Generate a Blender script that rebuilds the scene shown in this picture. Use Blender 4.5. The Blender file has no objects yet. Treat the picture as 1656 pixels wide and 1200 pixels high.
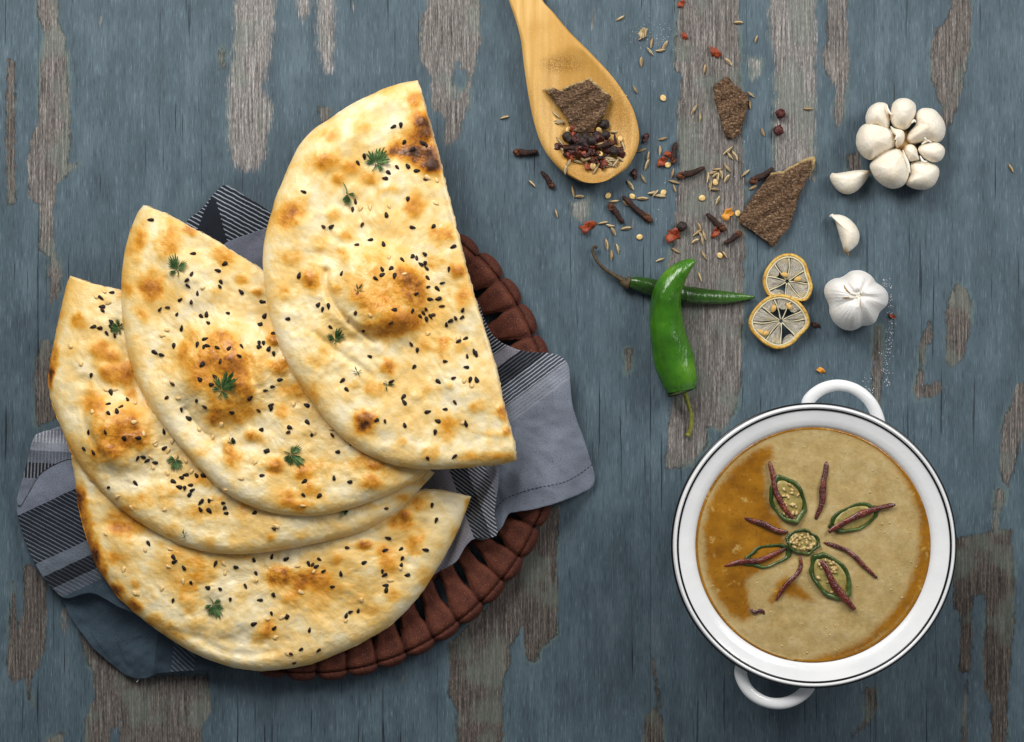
import bpy, math, random
import numpy as np
from mathutils import Vector, Matrix, Euler

# ------------------------------------------------------------------ camera, world, light
SC = bpy.context.scene
COL = SC.collection
S = 0.0004            # metres per photo pixel on the table top
D = 1.2               # camera height
cam_d = bpy.data.cameras.new('camera')
cam = bpy.data.objects.new('camera', cam_d)
COL.objects.link(cam)
cam.location = (0, 0, D)
cam.rotation_euler = (0, 0, 0)
cam_d.sensor_width = 36.0
cam_d.lens = 36.0 * D / (1656 * S)
cam_d.clip_start = 0.01
cam_d.clip_end = 50
SC.camera = cam

world = bpy.data.worlds.new('World')
SC.world = world
world.use_nodes = True
bg = world.node_tree.nodes['Background']
bg.inputs[0].default_value = (0.92, 0.96, 1.0, 1)
bg.inputs[1].default_value = 0.15

def area(name, loc, target, sx, sy, power, col):
    l = bpy.data.lights.new(name, 'AREA')
    l.shape = 'RECTANGLE'; l.size = sx; l.size_y = sy
    l.energy = power; l.color = col
    o = bpy.data.objects.new(name, l)
    COL.objects.link(o)
    o.location = loc
    d = Vector(target) - Vector(loc)
    o.rotation_euler = d.to_track_quat('-Z', 'Y').to_euler()
    return o

area('softbox_key', (-0.36, 0.74, 0.78), (0.0, 0.04, 0.0), 0.55, 0.55, 12.0, (1.0, 0.975, 0.94))
area('softbox_side', (0.80, 0.52, 0.80), (0.02, 0.04, 0.0), 0.50, 0.50, 7.6, (1.0, 0.98, 0.95))

vs = SC.view_settings
vs.view_transform = 'Standard'; vs.look = 'None'; vs.gamma = 1; vs.exposure = 0.0
vs.use_curve_mapping = False

# ------------------------------------------------------------------ helpers
rnd = random.Random(7)
nrs = np.random.RandomState(11)

def W(px, py, z=0.0):
    px = np.asarray(px, float); py = np.asarray(py, float); z = np.asarray(z, float)
    k = S * (1 - z / D)
    return np.stack(np.broadcast_arrays((px - 828) * k, -(py - 600) * k, z), -1)

def CR(box, scale, pts):
    """zoomed-crop coordinates to photo pixels"""
    p = np.asarray(pts, float)
    q = p.copy()
    q[..., 0] = p[..., 0] / scale + box[0]
    q[..., 1] = p[..., 1] / scale + box[1]
    return q

def spline(pts, n, closed=False):
    p = np.asarray(pts, float)
    m = len(p)
    if closed:
        P = np.vstack([p[-1], p, p[0], p[1]]); seg = m
    else:
        P = np.vstack([2 * p[0] - p[1], p, 2 * p[-1] - p[-2]]); seg = m - 1
    ln = np.linalg.norm(P[2:2 + seg] - P[1:1 + seg], axis=1)
    cum = np.concatenate([[0], np.cumsum(ln)])
    s = np.linspace(0, cum[-1], n, endpoint=not closed)
    i = np.clip(np.searchsorted(cum, s, side='right') - 1, 0, seg - 1)
    t = ((s - cum[i]) / np.maximum(ln[i], 1e-9))[:, None]
    a, b, c, d = P[i], P[i + 1], P[i + 2], P[i + 3]
    return 0.5 * (2 * b + (c - a) * t + (2 * a - 5 * b + 4 * c - d) * t * t + (3 * b - a - 3 * c + d) * t ** 3)

def polyline(pts, n, closed=True):
    p = np.asarray(pts, float)
    if closed: p = np.vstack([p, p[0]])
    ln = np.linalg.norm(np.diff(p, axis=0), axis=1)
    cum = np.concatenate([[0], np.cumsum(ln)])
    s = np.linspace(0, cum[-1], n, endpoint=not closed)
    return np.stack([np.interp(s, cum, p[:, k]) for k in range(p.shape[1])], -1)

_lat = nrs.rand(64, 256, 256) if False else nrs.rand(8, 128, 128)
def vnoise(x, y, seed=0):
    L = _lat[seed % 8]
    x = np.asarray(x, float) + seed * 17.3; y = np.asarray(y, float) + seed * 9.7
    xi = np.floor(x).astype(int); yi = np.floor(y).astype(int)
    fx = x - xi; fy = y - yi
    fx = fx * fx * (3 - 2 * fx); fy = fy * fy * (3 - 2 * fy)
    a = L[yi % 128, xi % 128]; b = L[yi % 128, (xi + 1) % 128]
    c = L[(yi + 1) % 128, xi % 128]; d = L[(yi + 1) % 128, (xi + 1) % 128]
    return (a * (1 - fx) + b * fx) * (1 - fy) + (c * (1 - fx) + d * fx) * fy - 0.5
def fbm(x, y, seed=0, oct=4):
    r = 0; a = 1.0
    for k in range(oct):
        r = r + a * vnoise(np.asarray(x) * 2 ** k, np.asarray(y) * 2 ** k, seed + k); a *= 0.5
    return r

def segdist(P, A, B):
    """distance of points P (n,2) to a polyline A->B (m,2)"""
    best = np.full(len(P), 1e9)
    for a, b in zip(A, B):
        ab = b - a
        t = np.clip(((P - a) @ ab) / max(ab @ ab, 1e-12), 0, 1)
        q = P - a - t[:, None] * ab
        best = np.minimum(best, (q * q).sum(1))
    return np.sqrt(best)

def inpoly(P, poly):
    x, y = P[:, 0], P[:, 1]
    r = np.zeros(len(P), bool)
    q = np.roll(poly, -1, 0)
    for (x1, y1), (x2, y2) in zip(poly, q):
        if y1 == y2: continue
        c = ((y1 > y) != (y2 > y)) & (x < (x2 - x1) * (y - y1) / (y2 - y1) + x1)
        r ^= c
    return r

def sdf(P, poly):
    d = segdist(P, poly, np.roll(poly, -1, 0))
    return np.where(inpoly(P, poly), d, -d)

ORG = {}
def add(o, parent=None, origin=None):
    COL.objects.link(o)
    if parent is not None:
        o.parent = parent
        o.location = Vector(origin) - ORG[parent.name]
    elif origin is not None:
        o.location = Vector(origin)
    ORG[o.name] = Vector(origin) if origin is not None else Vector((0, 0, 0))
    return o

def empty(name, origin):
    o = bpy.data.objects.new(name, None)
    o.empty_display_size = 0.01
    return add(o, None, origin)

def tag(o, label, cat, group=None, kind=None):
    if label: o['label'] = label
    if cat: o['category'] = cat
    if group: o['group'] = group
    if kind: o['kind'] = kind
    return o

def mk(name, V, F, mat=None, attrs=None, smooth=True):
    me = bpy.data.meshes.new(name)
    me.from_pydata(np.asarray(V, float).tolist(), [], F if isinstance(F, list) else F.tolist())
    if attrs:
        for k, a in attrs.items():
            at = me.attributes.new(k, 'FLOAT', 'POINT')
            at.data.foreach_set('value', np.asarray(a, np.float32))
    if smooth:
        me.polygons.foreach_set('use_smooth', np.ones(len(me.polygons), bool))
    if mat: me.materials.append(mat)
    me.update()
    return me

def mesh_obj(name, V, F, mat, parent=None, origin=None, attrs=None, smooth=True):
    V = np.asarray(V, float)
    if origin is None:
        lo, hi = V.min(0), V.max(0)
        origin = ((lo[0] + hi[0]) / 2, (lo[1] + hi[1]) / 2, lo[2])
    me = mk(name, V - np.asarray(origin), F, mat, attrs, smooth)
    o = bpy.data.objects.new(name, me)
    return add(o, parent, origin)

def inst(name, me, loc, rot=(0, 0, 0), scale=(1, 1, 1), parent=None):
    o = bpy.data.objects.new(name, me)
    add(o, parent, loc)
    o.rotation_euler = rot
    o.scale = scale if hasattr(scale, '__len__') else (scale,) * 3
    return o

def ring_faces(nr, m, base=0, flip=False):
    """quads between nr rings of m verts"""
    i = np.arange(nr - 1)[:, None] * m + base
    j = np.arange(m)[None, :]
    j2 = (j + 1) % m
    f = np.stack([i + j, i + j2, i + m + j2, i + m + j], -1).reshape(-1, 4)
    return f[:, ::-1] if flip else f

def star(outline, center, rings, power=1.0):
    """image-space points: centre + rings of the outline scaled about centre; returns (rings*m,2), t"""
    u = np.linspace(0, 1, rings + 1)[1:]
    t = 1 - (1 - u) ** power
    o = np.asarray(outline, float); c = np.asarray(center, float)
    P = c + t[:, None, None] * (o - c)[None]
    return P.reshape(-1, 2), np.repeat(t, len(o))

def solid(name, outline, center, ztop, zbot, mat, parent=None, rings=12, power=1.5, brings=3, attrs=None, origin=None, smooth=True):
    """closed body over an image-space outline: ztop/zbot are functions (px,py,t)->z"""
    m = len(outline)
    # make the ring order counter-clockwise seen from above (image y is down)
    o = np.asarray(outline, float)
    ar = np.sum(o[:, 0] * np.roll(o[:, 1], -1) - np.roll(o[:, 0], -1) * o[:, 1])
    if ar > 0: o = o[::-1]
    P, t = star(o, center, rings, power)
    P = np.vstack([np.asarray(center, float)[None], P]); t = np.concatenate([[0], t])
    Z = ztop(P[:, 0], P[:, 1], t)
    Vt = W(P[:, 0], P[:, 1], Z)
    Q, tb = star(o, center, brings, 1.0)
    Q = np.vstack([np.asarray(center, float)[None], Q]); tb = np.concatenate([[0], tb])
    Zb = zbot(Q[:, 0], Q[:, 1], tb)
    Vb = W(Q[:, 0], Q[:, 1], Zb)
    nt = len(Vt)
    F = []
    j = np.arange(m); j2 = (j + 1) % m
    F += np.stack([np.zeros(m, int), 1 + j, 1 + j2], -1).tolist()
    F += ring_faces(rings, m, 1, True).tolist()
    F += np.stack([np.full(m, nt), nt + 1 + j2, nt + 1 + j], -1).tolist()
    F += ring_faces(brings, m, nt + 1, False).tolist()
    a = 1 + (rings - 1) * m; b = nt + 1 + (brings - 1) * m
    F += np.stack([a + j2, a + j, b + j, b + j2], -1).tolist()
    # fix orientation of the top quads
    V = np.vstack([Vt, Vb])
    at = None
    if attrs:
        at = {}
        PP = np.vstack([P, Q]); TT = np.concatenate([t, tb])
        top = np.concatenate([np.ones(len(P)), np.zeros(len(Q))])
        for k, fn in attrs.items(): at[k] = fn(PP[:, 0], PP[:, 1], TT, top)
    ob = mesh_obj(name, V, F, mat, parent, origin, at, smooth)
    return ob

def tube_geo(path, rad, nseg=12, flat=1.0, wob=None, up=(0, 0, 1)):
    """swept tube in world space, closed ends; rad per point; flat scales the radius along `up`"""
    p = np.asarray(path, float); n = len(p)
    rad = np.broadcast_to(np.asarray(rad, float), (n,))
    T = np.gradient(p, axis=0)
    T /= np.linalg.norm(T, axis=1)[:, None] + 1e-12
    up = np.asarray(up, float)
    V = []
    th = np.linspace(0, 2 * np.pi, nseg, endpoint=False)
    for i in range(n):
        side = np.cross(T[i], up); l = np.linalg.norm(side)
        side = side / l if l > 1e-6 else np.array([1.0, 0, 0])
        nrm = np.cross(side, T[i])
        r = rad[i] * (np.ones(nseg) if wob is None else (1 + wob(i / (n - 1), th)))
        V.append(p[i] + side * (np.cos(th) * r)[:, None] + nrm * (np.sin(th) * r * flat)[:, None])
    V = np.vstack(V + [p[:1], p[-1:]])
    F = ring_faces(n, nseg).tolist()
    a, b = n * nseg, n * nseg + 1
    for j in range(nseg):
        F.append([a, (j + 1) % nseg, j])
        F.append([b, (n - 1) * nseg + j, (n - 1) * nseg + (j + 1) % nseg])
    return V, F

def lathe_geo(prof, nseg=128, center=(0, 0), closed=True):
    """prof: list of (r,z); closed profile loop"""
    pr = np.asarray(prof, float); m = len(pr)
    th = np.linspace(0, 2 * np.pi, nseg, endpoint=False)
    V = np.stack([center[0] + pr[:, 0][None] * np.cos(th)[:, None],
                  center[1] + pr[:, 0][None] * np.sin(th)[:, None],
                  np.broadcast_to(pr[:, 1][None], (nseg, m))], -1).reshape(-1, 3)
    F = []
    for i in range(nseg):
        i2 = (i + 1) % nseg
        for j in range(m if closed else m - 1):
            j2 = (j + 1) % m
            F.append([i * m + j, i2 * m + j, i2 * m + j2, i * m + j2])
    return V, F

def join(parts):
    V = []; F = []; k = 0
    for v, f in parts:
        V.append(np.asarray(v)); F += [[a + k for a in q] for q in (f if isinstance(f, list) else f.tolist())]; k += len(v)
    return np.vstack(V), F

# ------------------------------------------------------------------ node helper
def lin(h):
    if isinstance(h, str):
        h = h.lstrip('#'); c = [int(h[i:i + 2], 16) / 255 for i in (0, 2, 4)]
    else: c = h
    return tuple((v / 12.92 if v <= 0.04045 else ((v + 0.055) / 1.055) ** 2.4) for v in c) + (1.0,)

class G:
    def __init__(self, name):
        self.m = bpy.data.materials.new(name); self.m.use_nodes = True
        self.nt = self.m.node_tree
        self.b = self.nt.nodes['Principled BSDF']
        self._tc = None
    def node(self, t, **kw):
        n = self.nt.nodes.new(t)
        for k, v in kw.items(): setattr(n, k, v)
        return n
    def put(self, sock, v):
        if isinstance(v, bpy.types.NodeSocket): self.nt.links.new(v, sock)
        elif v is not None: sock.default_value = v
    def set(self, **kw):
        names = dict(color='Base Color', rough='Roughness', normal='Normal', spec='Specular IOR Level', sss='Subsurface Weight',
                     sssr='Subsurface Radius', ssss='Subsurface Scale', coat='Coat Weight', coatr='Coat Roughness', trans='Transmission Weight',
                     alpha='Alpha', ior='IOR', sheen='Sheen Weight', metal='Metallic')
        for k, v in kw.items(): self.put(self.b.inputs[names[k]], v)
        return self
    def obj(self):
        if not self._tc: self._tc = self.node('ShaderNodeTexCoord')
        return self._tc.outputs['Object']
    def geo(self):
        return self.node('ShaderNodeNewGeometry').outputs['Position']
    def attr(self, name):
        return self.node('ShaderNodeAttribute', attribute_name=name).outputs['Fac']
    def map(self, vec, scale):
        n = self.node('ShaderNodeMapping')
        self.put(n.inputs['Vector'], vec); n.inputs['Scale'].default_value = scale
        return n.outputs[0]
    def comb(self, x=0.0, y=0.0, z=0.0):
        n = self.node('ShaderNodeCombineXYZ')
        for i, v in enumerate((x, y, z)): self.put(n.inputs[i], v)
        return n.outputs[0]
    def noise(self, vec, scale=1.0, detail=4.0, rough=0.55, dist=0.0):
        n = self.node('ShaderNodeTexNoise')
        self.put(n.inputs['Vector'], vec)
        n.inputs['Scale'].default_value = scale; n.inputs['Detail'].default_value = detail
        n.inputs['Roughness'].default_value = rough; n.inputs['Distortion'].default_value = dist
        return n.outputs['Fac']
    def voro(self, vec, scale=1.0, feature='F1', out='Distance'):
        n = self.node('ShaderNodeTexVoronoi', feature=feature)
        self.put(n.inputs['Vector'], vec); n.inputs['Scale'].default_value = scale
        return n.outputs[out]
    def math(self, op, a, b=None, c=None, clamp=False):
        n = self.node('ShaderNodeMath', operation=op, use_clamp=clamp)
        self.put(n.inputs[0], a)
        if b is not None: self.put(n.inputs[1], b)
        if c is not None: self.put(n.inputs[2], c)
        return n.outputs[0]
    def rng(self, v, a, b, c=0.0, d=1.0, smooth=True):
        n = self.node('ShaderNodeMapRange', interpolation_type='SMOOTHSTEP' if smooth else 'LINEAR')
        self.put(n.inputs[0], v)
        for i, x in enumerate((a, b, c, d)): n.inputs[i + 1].default_value = x
        return n.outputs[0]
    def mix(self, f, a, b, mode='MIX'):
        n = self.node('ShaderNodeMix', data_type='RGBA', blend_type=mode)
        self.put(n.inputs[0], f); self.put(n.inputs[6], a); self.put(n.inputs[7], b)
        return n.outputs[2]
    def ramp(self, f, stops, interp='LINEAR'):
        n = self.node('ShaderNodeValToRGB'); r = n.color_ramp; r.interpolation = interp
        while len(r.elements) > 1: r.elements.remove(r.elements[-1])
        r.elements[0].position = stops[0][0]; r.elements[0].color = lin(stops[0][1]) if isinstance(stops[0][1], str) else stops[0][1]
        for p, c in stops[1:]:
            e = r.elements.new(p); e.color = lin(c) if isinstance(c, str) else c
        self.put(n.inputs[0], f)
        return n.outputs[0]
    def bump(self, h, dist, strength=1.0, prev=None):
        n = self.node('ShaderNodeBump')
        n.inputs['Strength'].default_value = strength; n.inputs['Distance'].default_value = dist
        self.put(n.inputs['Height'], h)
        if prev is not None: self.put(n.inputs['Normal'], prev)
        return n.outputs[0]

def simple(name, c1, c2, scale, rough=0.6, bump=0.0, c3=None, detail=4, sss=0.0, spec=0.4, coat=0.0, rscale=None, sssr=(0.003, 0.002, 0.001)):
    g = G(name)
    n = g.noise(g.obj() if rscale is None else g.map(g.obj(), rscale), scale, detail)
    st = [(0.3, c1), (0.7, c2)] if c3 is None else [(0.3, c1), (0.5, c2), (0.7, c3)]
    g.set(color=g.ramp(n, st), rough=rough, spec=spec, sss=sss, coat=coat)
    if sss: g.set(sssr=sssr, ssss=1.0)
    if bump: g.set(normal=g.bump(n, bump))
    return g.m

# ------------------------------------------------------------------ table top: planks with peeled paint
cA = ((0, 0), 2.5); cB = ((340, 0), 3.312); cD = ((1240, 0), 2.5); cE = ((1320, 440), 2.61); cH = ((0, 780), 2.856); cR = ((1320, 860), 3.53)
def cr(c, pts): return CR(c[0], c[1], pts)
# (polygon, tone): tone 0 brown weathered wood, 1 pale scraped wood
PATCH = [
 (cr(cA, [(150,0),(250,0),(235,80),(262,150),(272,250),(278,350),(285,480),(285,590),(270,660),(318,665),(285,700),(230,740),(215,860),(215,1010),(240,1060),(255,1110),(235,1160),(200,1200),(205,1040),(160,1010),(160,830),(120,800),(110,680),(130,530),(155,510),(165,240),(185,150),(150,60)]), .45),
 (cr(cA, [(30,240),(60,240),(62,820),(30,830),(22,500)]), .2),
 (cr(cB, [(140,0),(345,0),(340,120),(320,300),(300,400),(275,470),(330,560),(330,640),(300,740),(295,850),(250,900),(180,920),(120,870),(105,750),(100,600),(105,400),(130,200)]), .85),
 (cr(cB, [(440,0),(535,0),(530,60),(500,110),(470,60)]), 1.), (cr(cB, [(600,0),(660,0),(665,100),(660,250),(650,390),(625,390),(590,300),(575,200),(580,100)]), 1.),
 (cr(cB, [(1165,0),(1445,0),(1445,220),(1420,330),(1390,480),(1385,560),(1350,660),(1330,740),(1255,790),(1255,650),(1240,600),(1190,590),(1180,400),(1130,340),(1120,200),(1130,90),(1160,60)]), .6),
 (cr(cB, [(580,570),(650,580),(640,640),(590,660)]), .4), (cr(cB, [(50,280),(75,250),(75,370),(45,370)]), .4),
 (np.array([(1103,0),(1097,13),(1093,67),(1090,110),(1102,123),(1100,160),(1095,173),(1095,233),(1100,260),(1097,300),(1092,347),(1087,400),(1080,428),(1085,452),(1100,500),(1092,560),(1086,645),(1081,697),(1076,760),(1092,757),(1120,750),(1145,715),(1141,690),(1169,694),(1190,662),(1199,610),(1200,540),(1202,442),(1206,400),(1206,333),(1202,267),(1198,200),(1197,133),(1195,50),(1197,0)], float), .45),
 (np.array([(1248,0),(1317,0),(1320,67),(1320,133),(1318,233),(1316,290),(1253,275),(1252,233),(1252,167),(1258,160),(1255,133),(1252,83),(1245,50)], float), .75),
 (cr(cD, [(250,0),(315,0),(325,100),(335,250),(320,350),(310,480),(285,515),(270,480),(285,370),(245,300),(218,225),(245,180)]), .5),
 (cr(cD, [(760,0),(830,0),(825,150),(800,300),(770,430),(745,500),(720,520),(700,420),(665,320),(665,180),(685,110),(715,100),(745,30)]), .3),
 (cr(cD, [(325,625),(370,615),(385,690),(330,690)]), .3),
 (cr(cE, [(600,45),(640,80),(655,140),(645,260),(620,370),(570,405),(545,380),(550,250),(545,180),(565,90)]), .2),
 (cr(cE, [(480,190),(490,280),(455,340),(450,480),(440,540),(415,530),(415,480),(440,400),(430,320),(460,240)]), .2),
 (cr(cE, [(450,480),(520,460),(535,500),(500,530),(450,525)]), .2),
 (cr(cE, [(840,480),(877,460),(900,500),(890,640),(860,700),(830,850),(800,920),(770,1060),(790,1200),(720,1200),(745,1080),(755,930),(800,900),(775,840),(780,680),(800,600),(830,540)]), .3),
 (cr(cE, [(245,230),(275,230),(280,420),(270,600),(285,640),(240,640),(235,400)]), .3),
 (np.array([(1543,870),(1635,855),(1640,930),(1640,1000),(1634,1072),(1629,1143),(1626,1200),(1603,1200),(1603,1143),(1592,1115),(1590,1044),(1595,987),(1592,959),(1572,965),(1572,1016),(1569,1087),(1551,1087),(1552,1030),(1555,996),(1541,982),(1544,931)], float), .02),
 (cr(cR, [(850,850),(870,850),(860,1000),(855,1200),(810,1200),(830,1050)]), .1), (cr(cR, [(270,900),(340,880),(345,1000),(300,1100),(200,1180),(280,1060)]), .1),
 (np.array([(725,1042),(790,980),(850,880),(890,820),(907,815),(900,885),(903,955),(900,1025),(872,1053),(868,1070),(851,1067),(847,1025),(844,1011),(826,1046),(823,1081),(812,1102),(814,1147),(805,1200),(739,1200),(739,1147),(725,1122),(728,1088)], float), .08),
 (np.array([(1042,1158),(1061,1144),(1070,1158),(1073,1175),(1071,1200),(1043,1200)], float), .1),
 (np.array([(1053,1060),(1060,1075),(1070,1140),(1066,1150),(1058,1100)], float), .1),
 (cr(cH, [(60,460),(75,560),(80,700),(110,600),(110,400),(130,360),(215,460),(215,740),(180,850),(140,920),(145,1030),(110,900),(60,930),(30,850),(40,700),(50,560)]), .15),
 (cr(cH, [(290,570),(315,580),(305,710),(290,700)]), .6),
 (cr(cH, [(370,690),(430,720),(520,830),(640,900),(960,890),(970,960),(980,1050),(930,1130),(930,1200),(560,1200),(550,1100),(510,1150),(400,1200),(390,1100),(435,1000),(430,870),(390,800)]), .2),
 (cr(cH, [(215,1190),(290,1150),(310,1200)]), .5),
 (np.array([(66,550),(84,550),(78,628),(90,658),(96,676),(60,690),(54,610)], float), .2), (np.array([(78,430),(99,466),(92,480),(82,500),(80,460)], float), .3),
 (np.array([(1213,95),(1232,98),(1230,112),(1222,124),(1215,124),(1214,108)], float), 1.),
 (np.array([(922,330),(950,322),(952,345),(940,362),(928,350)], float), .7),
 (np.array([(1012,565),(1023,560),(1022,595),(1012,603)], float), .4),
]
ISLE = [cr(cB, [(1310,330),(1345,320),(1350,370),(1380,380),(1375,480),(1340,490),(1335,535),(1310,530),(1318,470),(1295,440)])]
gp = np.array
def table_fields(P):
    bare = np.full(len(P), -40.0); tone = np.full(len(P), 0.4); wsum = np.zeros(len(P))
    for poly, tn in PATCH:
        q = poly.copy()
        q[q[:, 1] <= 0.5, 1] = -600; q[q[:, 1] >= 1199.5, 1] = 1800
        lo, hi = q.min(0) - 45, q.max(0) + 45
        sel = np.where((P[:, 0] > lo[0]) & (P[:, 0] < hi[0]) & (P[:, 1] > lo[1]) & (P[:, 1] < hi[1]))[0]
        if not len(sel): continue
        d = sdf(P[sel], q)
        up = d > bare[sel]
        tone[sel[up]] = tn
        bare[sel] = np.maximum(bare[sel], d)
    for q in ISLE:
        d = sdf(P, q)
        bare = np.minimum(bare, np.maximum(-d, -40))
    return np.clip(bare, -40, 40), tone

def table_material():
    g = G('weathered_blue_paint')
    pos = g.geo()
    bare = g.attr('bare'); tone = g.attr('tone')
    grain = g.noise(g.map(pos, (1900, 110, 1)), 1.0, 3, 0.65)          # fine vertical grain
    grain2 = g.noise(g.map(pos, (420, 12, 1)), 1.0, 3, 0.6)
    mid = g.noise(g.map(pos, (60, 22, 1)), 1.0, 4, 0.6)
    # worn (soft) edges on the pale scraped strips, brittle edges elsewhere
    soft = g.rng(tone, .42, .85)
    rag = g.math('MULTIPLY', g.math('SUBTRACT', g.noise(g.map(pos, (420, 150, 1)), 1.0, 4, 0.7), 0.5), 19.0)
    rag2 = g.math('MULTIPLY', g.math('SUBTRACT', grain, 0.5), g.math('ADD', 14.0, g.math('MULTIPLY', soft, 26.0)))
    d = g.math('ADD', g.math('ADD', bare, rag), rag2)
    chip = g.noise(g.map(pos, (160, 14, 1)), 1.0, 3, 0.62)
    chipm = g.rng(chip, 0.715, 0.735)
    dd = g.math('DIVIDE', d, g.math('ADD', 1.0, g.math('MULTIPLY', soft, 5.0)))
    mask = g.math('MAXIMUM', g.rng(dd, -0.7, 0.7), chipm)
    epat = g.rng(g.noise(g.map(pos, (90, 60, 1)), 1.0, 2), .40, .60)
    edge = g.math('MULTIPLY', g.rng(g.math('ABSOLUTE', g.math('SUBTRACT', d, 0.2)), 0.3, 2.2, 1, 0), 0.7)
    edge = g.math('MULTIPLY', g.math('MULTIPLY', edge, epat), g.math('SUBTRACT', 1.0, soft))
    # paint
    pc = g.ramp(mid, [(0.3, '#43515a'), (0.5, '#4d5e68'), (0.7, '#5b6c75')])
    st = g.math('ADD', g.math('MULTIPLY', grain, 0.85), g.math('MULTIPLY', grain2, 0.3))
    pc = g.mix(g.rng(st, 0.40, 0.56, 0.6, 0.0), pc, lin('#26323a'))
    pc = g.mix(g.rng(st, 0.61, 0.78, 0.0, 0.55), pc, lin('#80929f'))
    ck = g.noise(g.map(pos, (520, 10, 1)), 1.0, 2, 0.5)
    crack = g.rng(ck, 0.30, 0.345, 1, 0)
    crack = g.math('MULTIPLY', crack, g.rng(g.noise(pos, 13, 2), 0.42, 0.56))
    pc = g.mix(g.math('MULTIPLY', crack, 0.85), pc, lin('#1a2126'))
    # green primer seen at the worn paint edges
    gz = g.math('MULTIPLY', g.rng(d, -8, -2), g.rng(g.noise(pos, 22, 2), 0.48, 0.62))
    pc = g.mix(g.math('MULTIPLY', gz, 0.5), pc, lin('#6a7a72'))
    # wood
    ws = g.noise(g.map(pos, (900, 34, 1)), 1.0, 4, 0.75)
    wv = g.math('ADD', g.math('MULTIPLY', ws, 0.75), g.math('MULTIPLY', g.noise(g.map(pos, (2300, 300, 1)), 1.0, 2, 0.6), 0.4))
    wd = g.ramp(wv, [(0.42, '#1d1a18'), (0.52, '#3f3935'), (0.62, '#5c534d'), (0.76, '#887f78')])
    wp = g.ramp(wv, [(0.40, '#3a3837'), (0.5, '#6c6866'), (0.6, '#8e8a87'), (0.74, '#cfccc9')])
    wc = g.mix(tone, wd, wp)
    wc = g.mix(g.math('MULTIPLY', g.rng(g.noise(pos, 30, 2), 0.50, 0.64), 0.4), wc, lin('#6d7b72'))
    col = g.mix(mask, pc, wc)
    col = g.mix(edge, col, lin('#222424'))
    h = g.math('SUBTRACT', 1.0, mask)
    h2 = g.math('ADD', g.math('MULTIPLY', st, 0.5), g.math('MULTIPLY', g.math('MULTIPLY', wv, mask), 0.9))
    h2 = g.math('SUBTRACT', h2, crack)
    nb = g.bump(h, 0.0004, 0.8)
    nb = g.bump(h2, 0.0005, 0.9, nb)
    g.set(color=col, rough=g.rng(mask, 0, 1, 0.58, 0.88), spec=0.25, normal=nb)
    return g.m

M_table = table_material()
table = empty('table_top', (0, 0, -0.02)); tag(table, None, None, kind='structure')
SEAM = [-700, 62, 707, 1052, 1413.5, 2350]
for a, b in zip(SEAM[:-1], SEAM[1:]):
    gap = 0.22
    xs = np.linspace(a + gap, b - gap, max(3, int((b - a) / 5)))
    ys = np.linspace(-560, 1760, 465)
    X, Y = np.meshgrid(xs, ys)
    P = np.stack([X.ravel(), Y.ravel()], -1)
    bare, tone = table_fields(P)
    z = np.zeros(len(P)); nx, ny = len(xs), len(ys)
    ed = np.minimum(P[:, 0] - xs[0], xs[-1] - P[:, 0])
    z -= 0.0002 * np.clip(1 - ed / 3, 0, 1)
    V = np.vstack([W(P[:, 0], P[:, 1], z)])
    i = np.arange(ny - 1)[:, None] * nx + np.arange(nx - 1)[None]
    F = np.stack([i, i + nx, i + nx + 1, i + 1], -1).reshape(-1, 4).tolist()
    # sides and underside
    c = [0, nx - 1, ny * nx - 1, (ny - 1) * nx]
    k = len(V)
    low = V[c].copy(); low[:, 2] = -0.02
    V = np.vstack([V, low])
    F += [[k, k + 1, k + 2, k + 3],
          [c[0], k, k + 3] + [(ny - 1) * nx] + [r * nx for r in range(ny - 2, 0, -1)],
          [c[1]] + [r * nx + nx - 1 for r in range(1, ny)] + [k + 2, k + 1]]
    at = dict(bare=np.concatenate([bare, np.full(4, -40)]), tone=np.concatenate([tone, np.full(4, .4)]))
    mesh_obj('plank', V, F, M_table, table, attrs=at, smooth=False)

# ------------------------------------------------------------------ basket with petal rim
def petal_mat():
    g = G('terracotta_brown')
    n = g.noise(g.obj(), 90, 4); sp = g.noise(g.obj(), 1400, 3, 0.6)
    c = g.ramp(n, [(0.3, '#451e15'), (0.55, '#5c2c1d'), (0.75, '#75402c')])
    c = g.mix(g.rng(sp, 0.58, 0.7, 0, 0.55), c, lin('#a87a5c'))
    c = g.mix(g.rng(sp, 0.42, 0.32, 0, 0.5), c, lin('#2c120b'))
    g.set(color=c, rough=0.62, spec=0.3, normal=g.bump(g.math('ADD', sp, n), 0.0010, 0.8))
    return g.m
M_petal = petal_mat()
M_basebrown = simple('dark_brown_clay', '#3a1a10', '#54281a', 60, 0.8)
BC = np.array([503.0, 697.0]); BR = 408.0; BZ = 0.020
bc = W(BC[0], BC[1], BZ)
basket = empty('basket', (bc[0], bc[1], 0.0))
tag(basket, 'round brown clay bread basket with petal shaped rim pieces under the naan', 'basket')
UPX = S * (1 - BZ / D)
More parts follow.
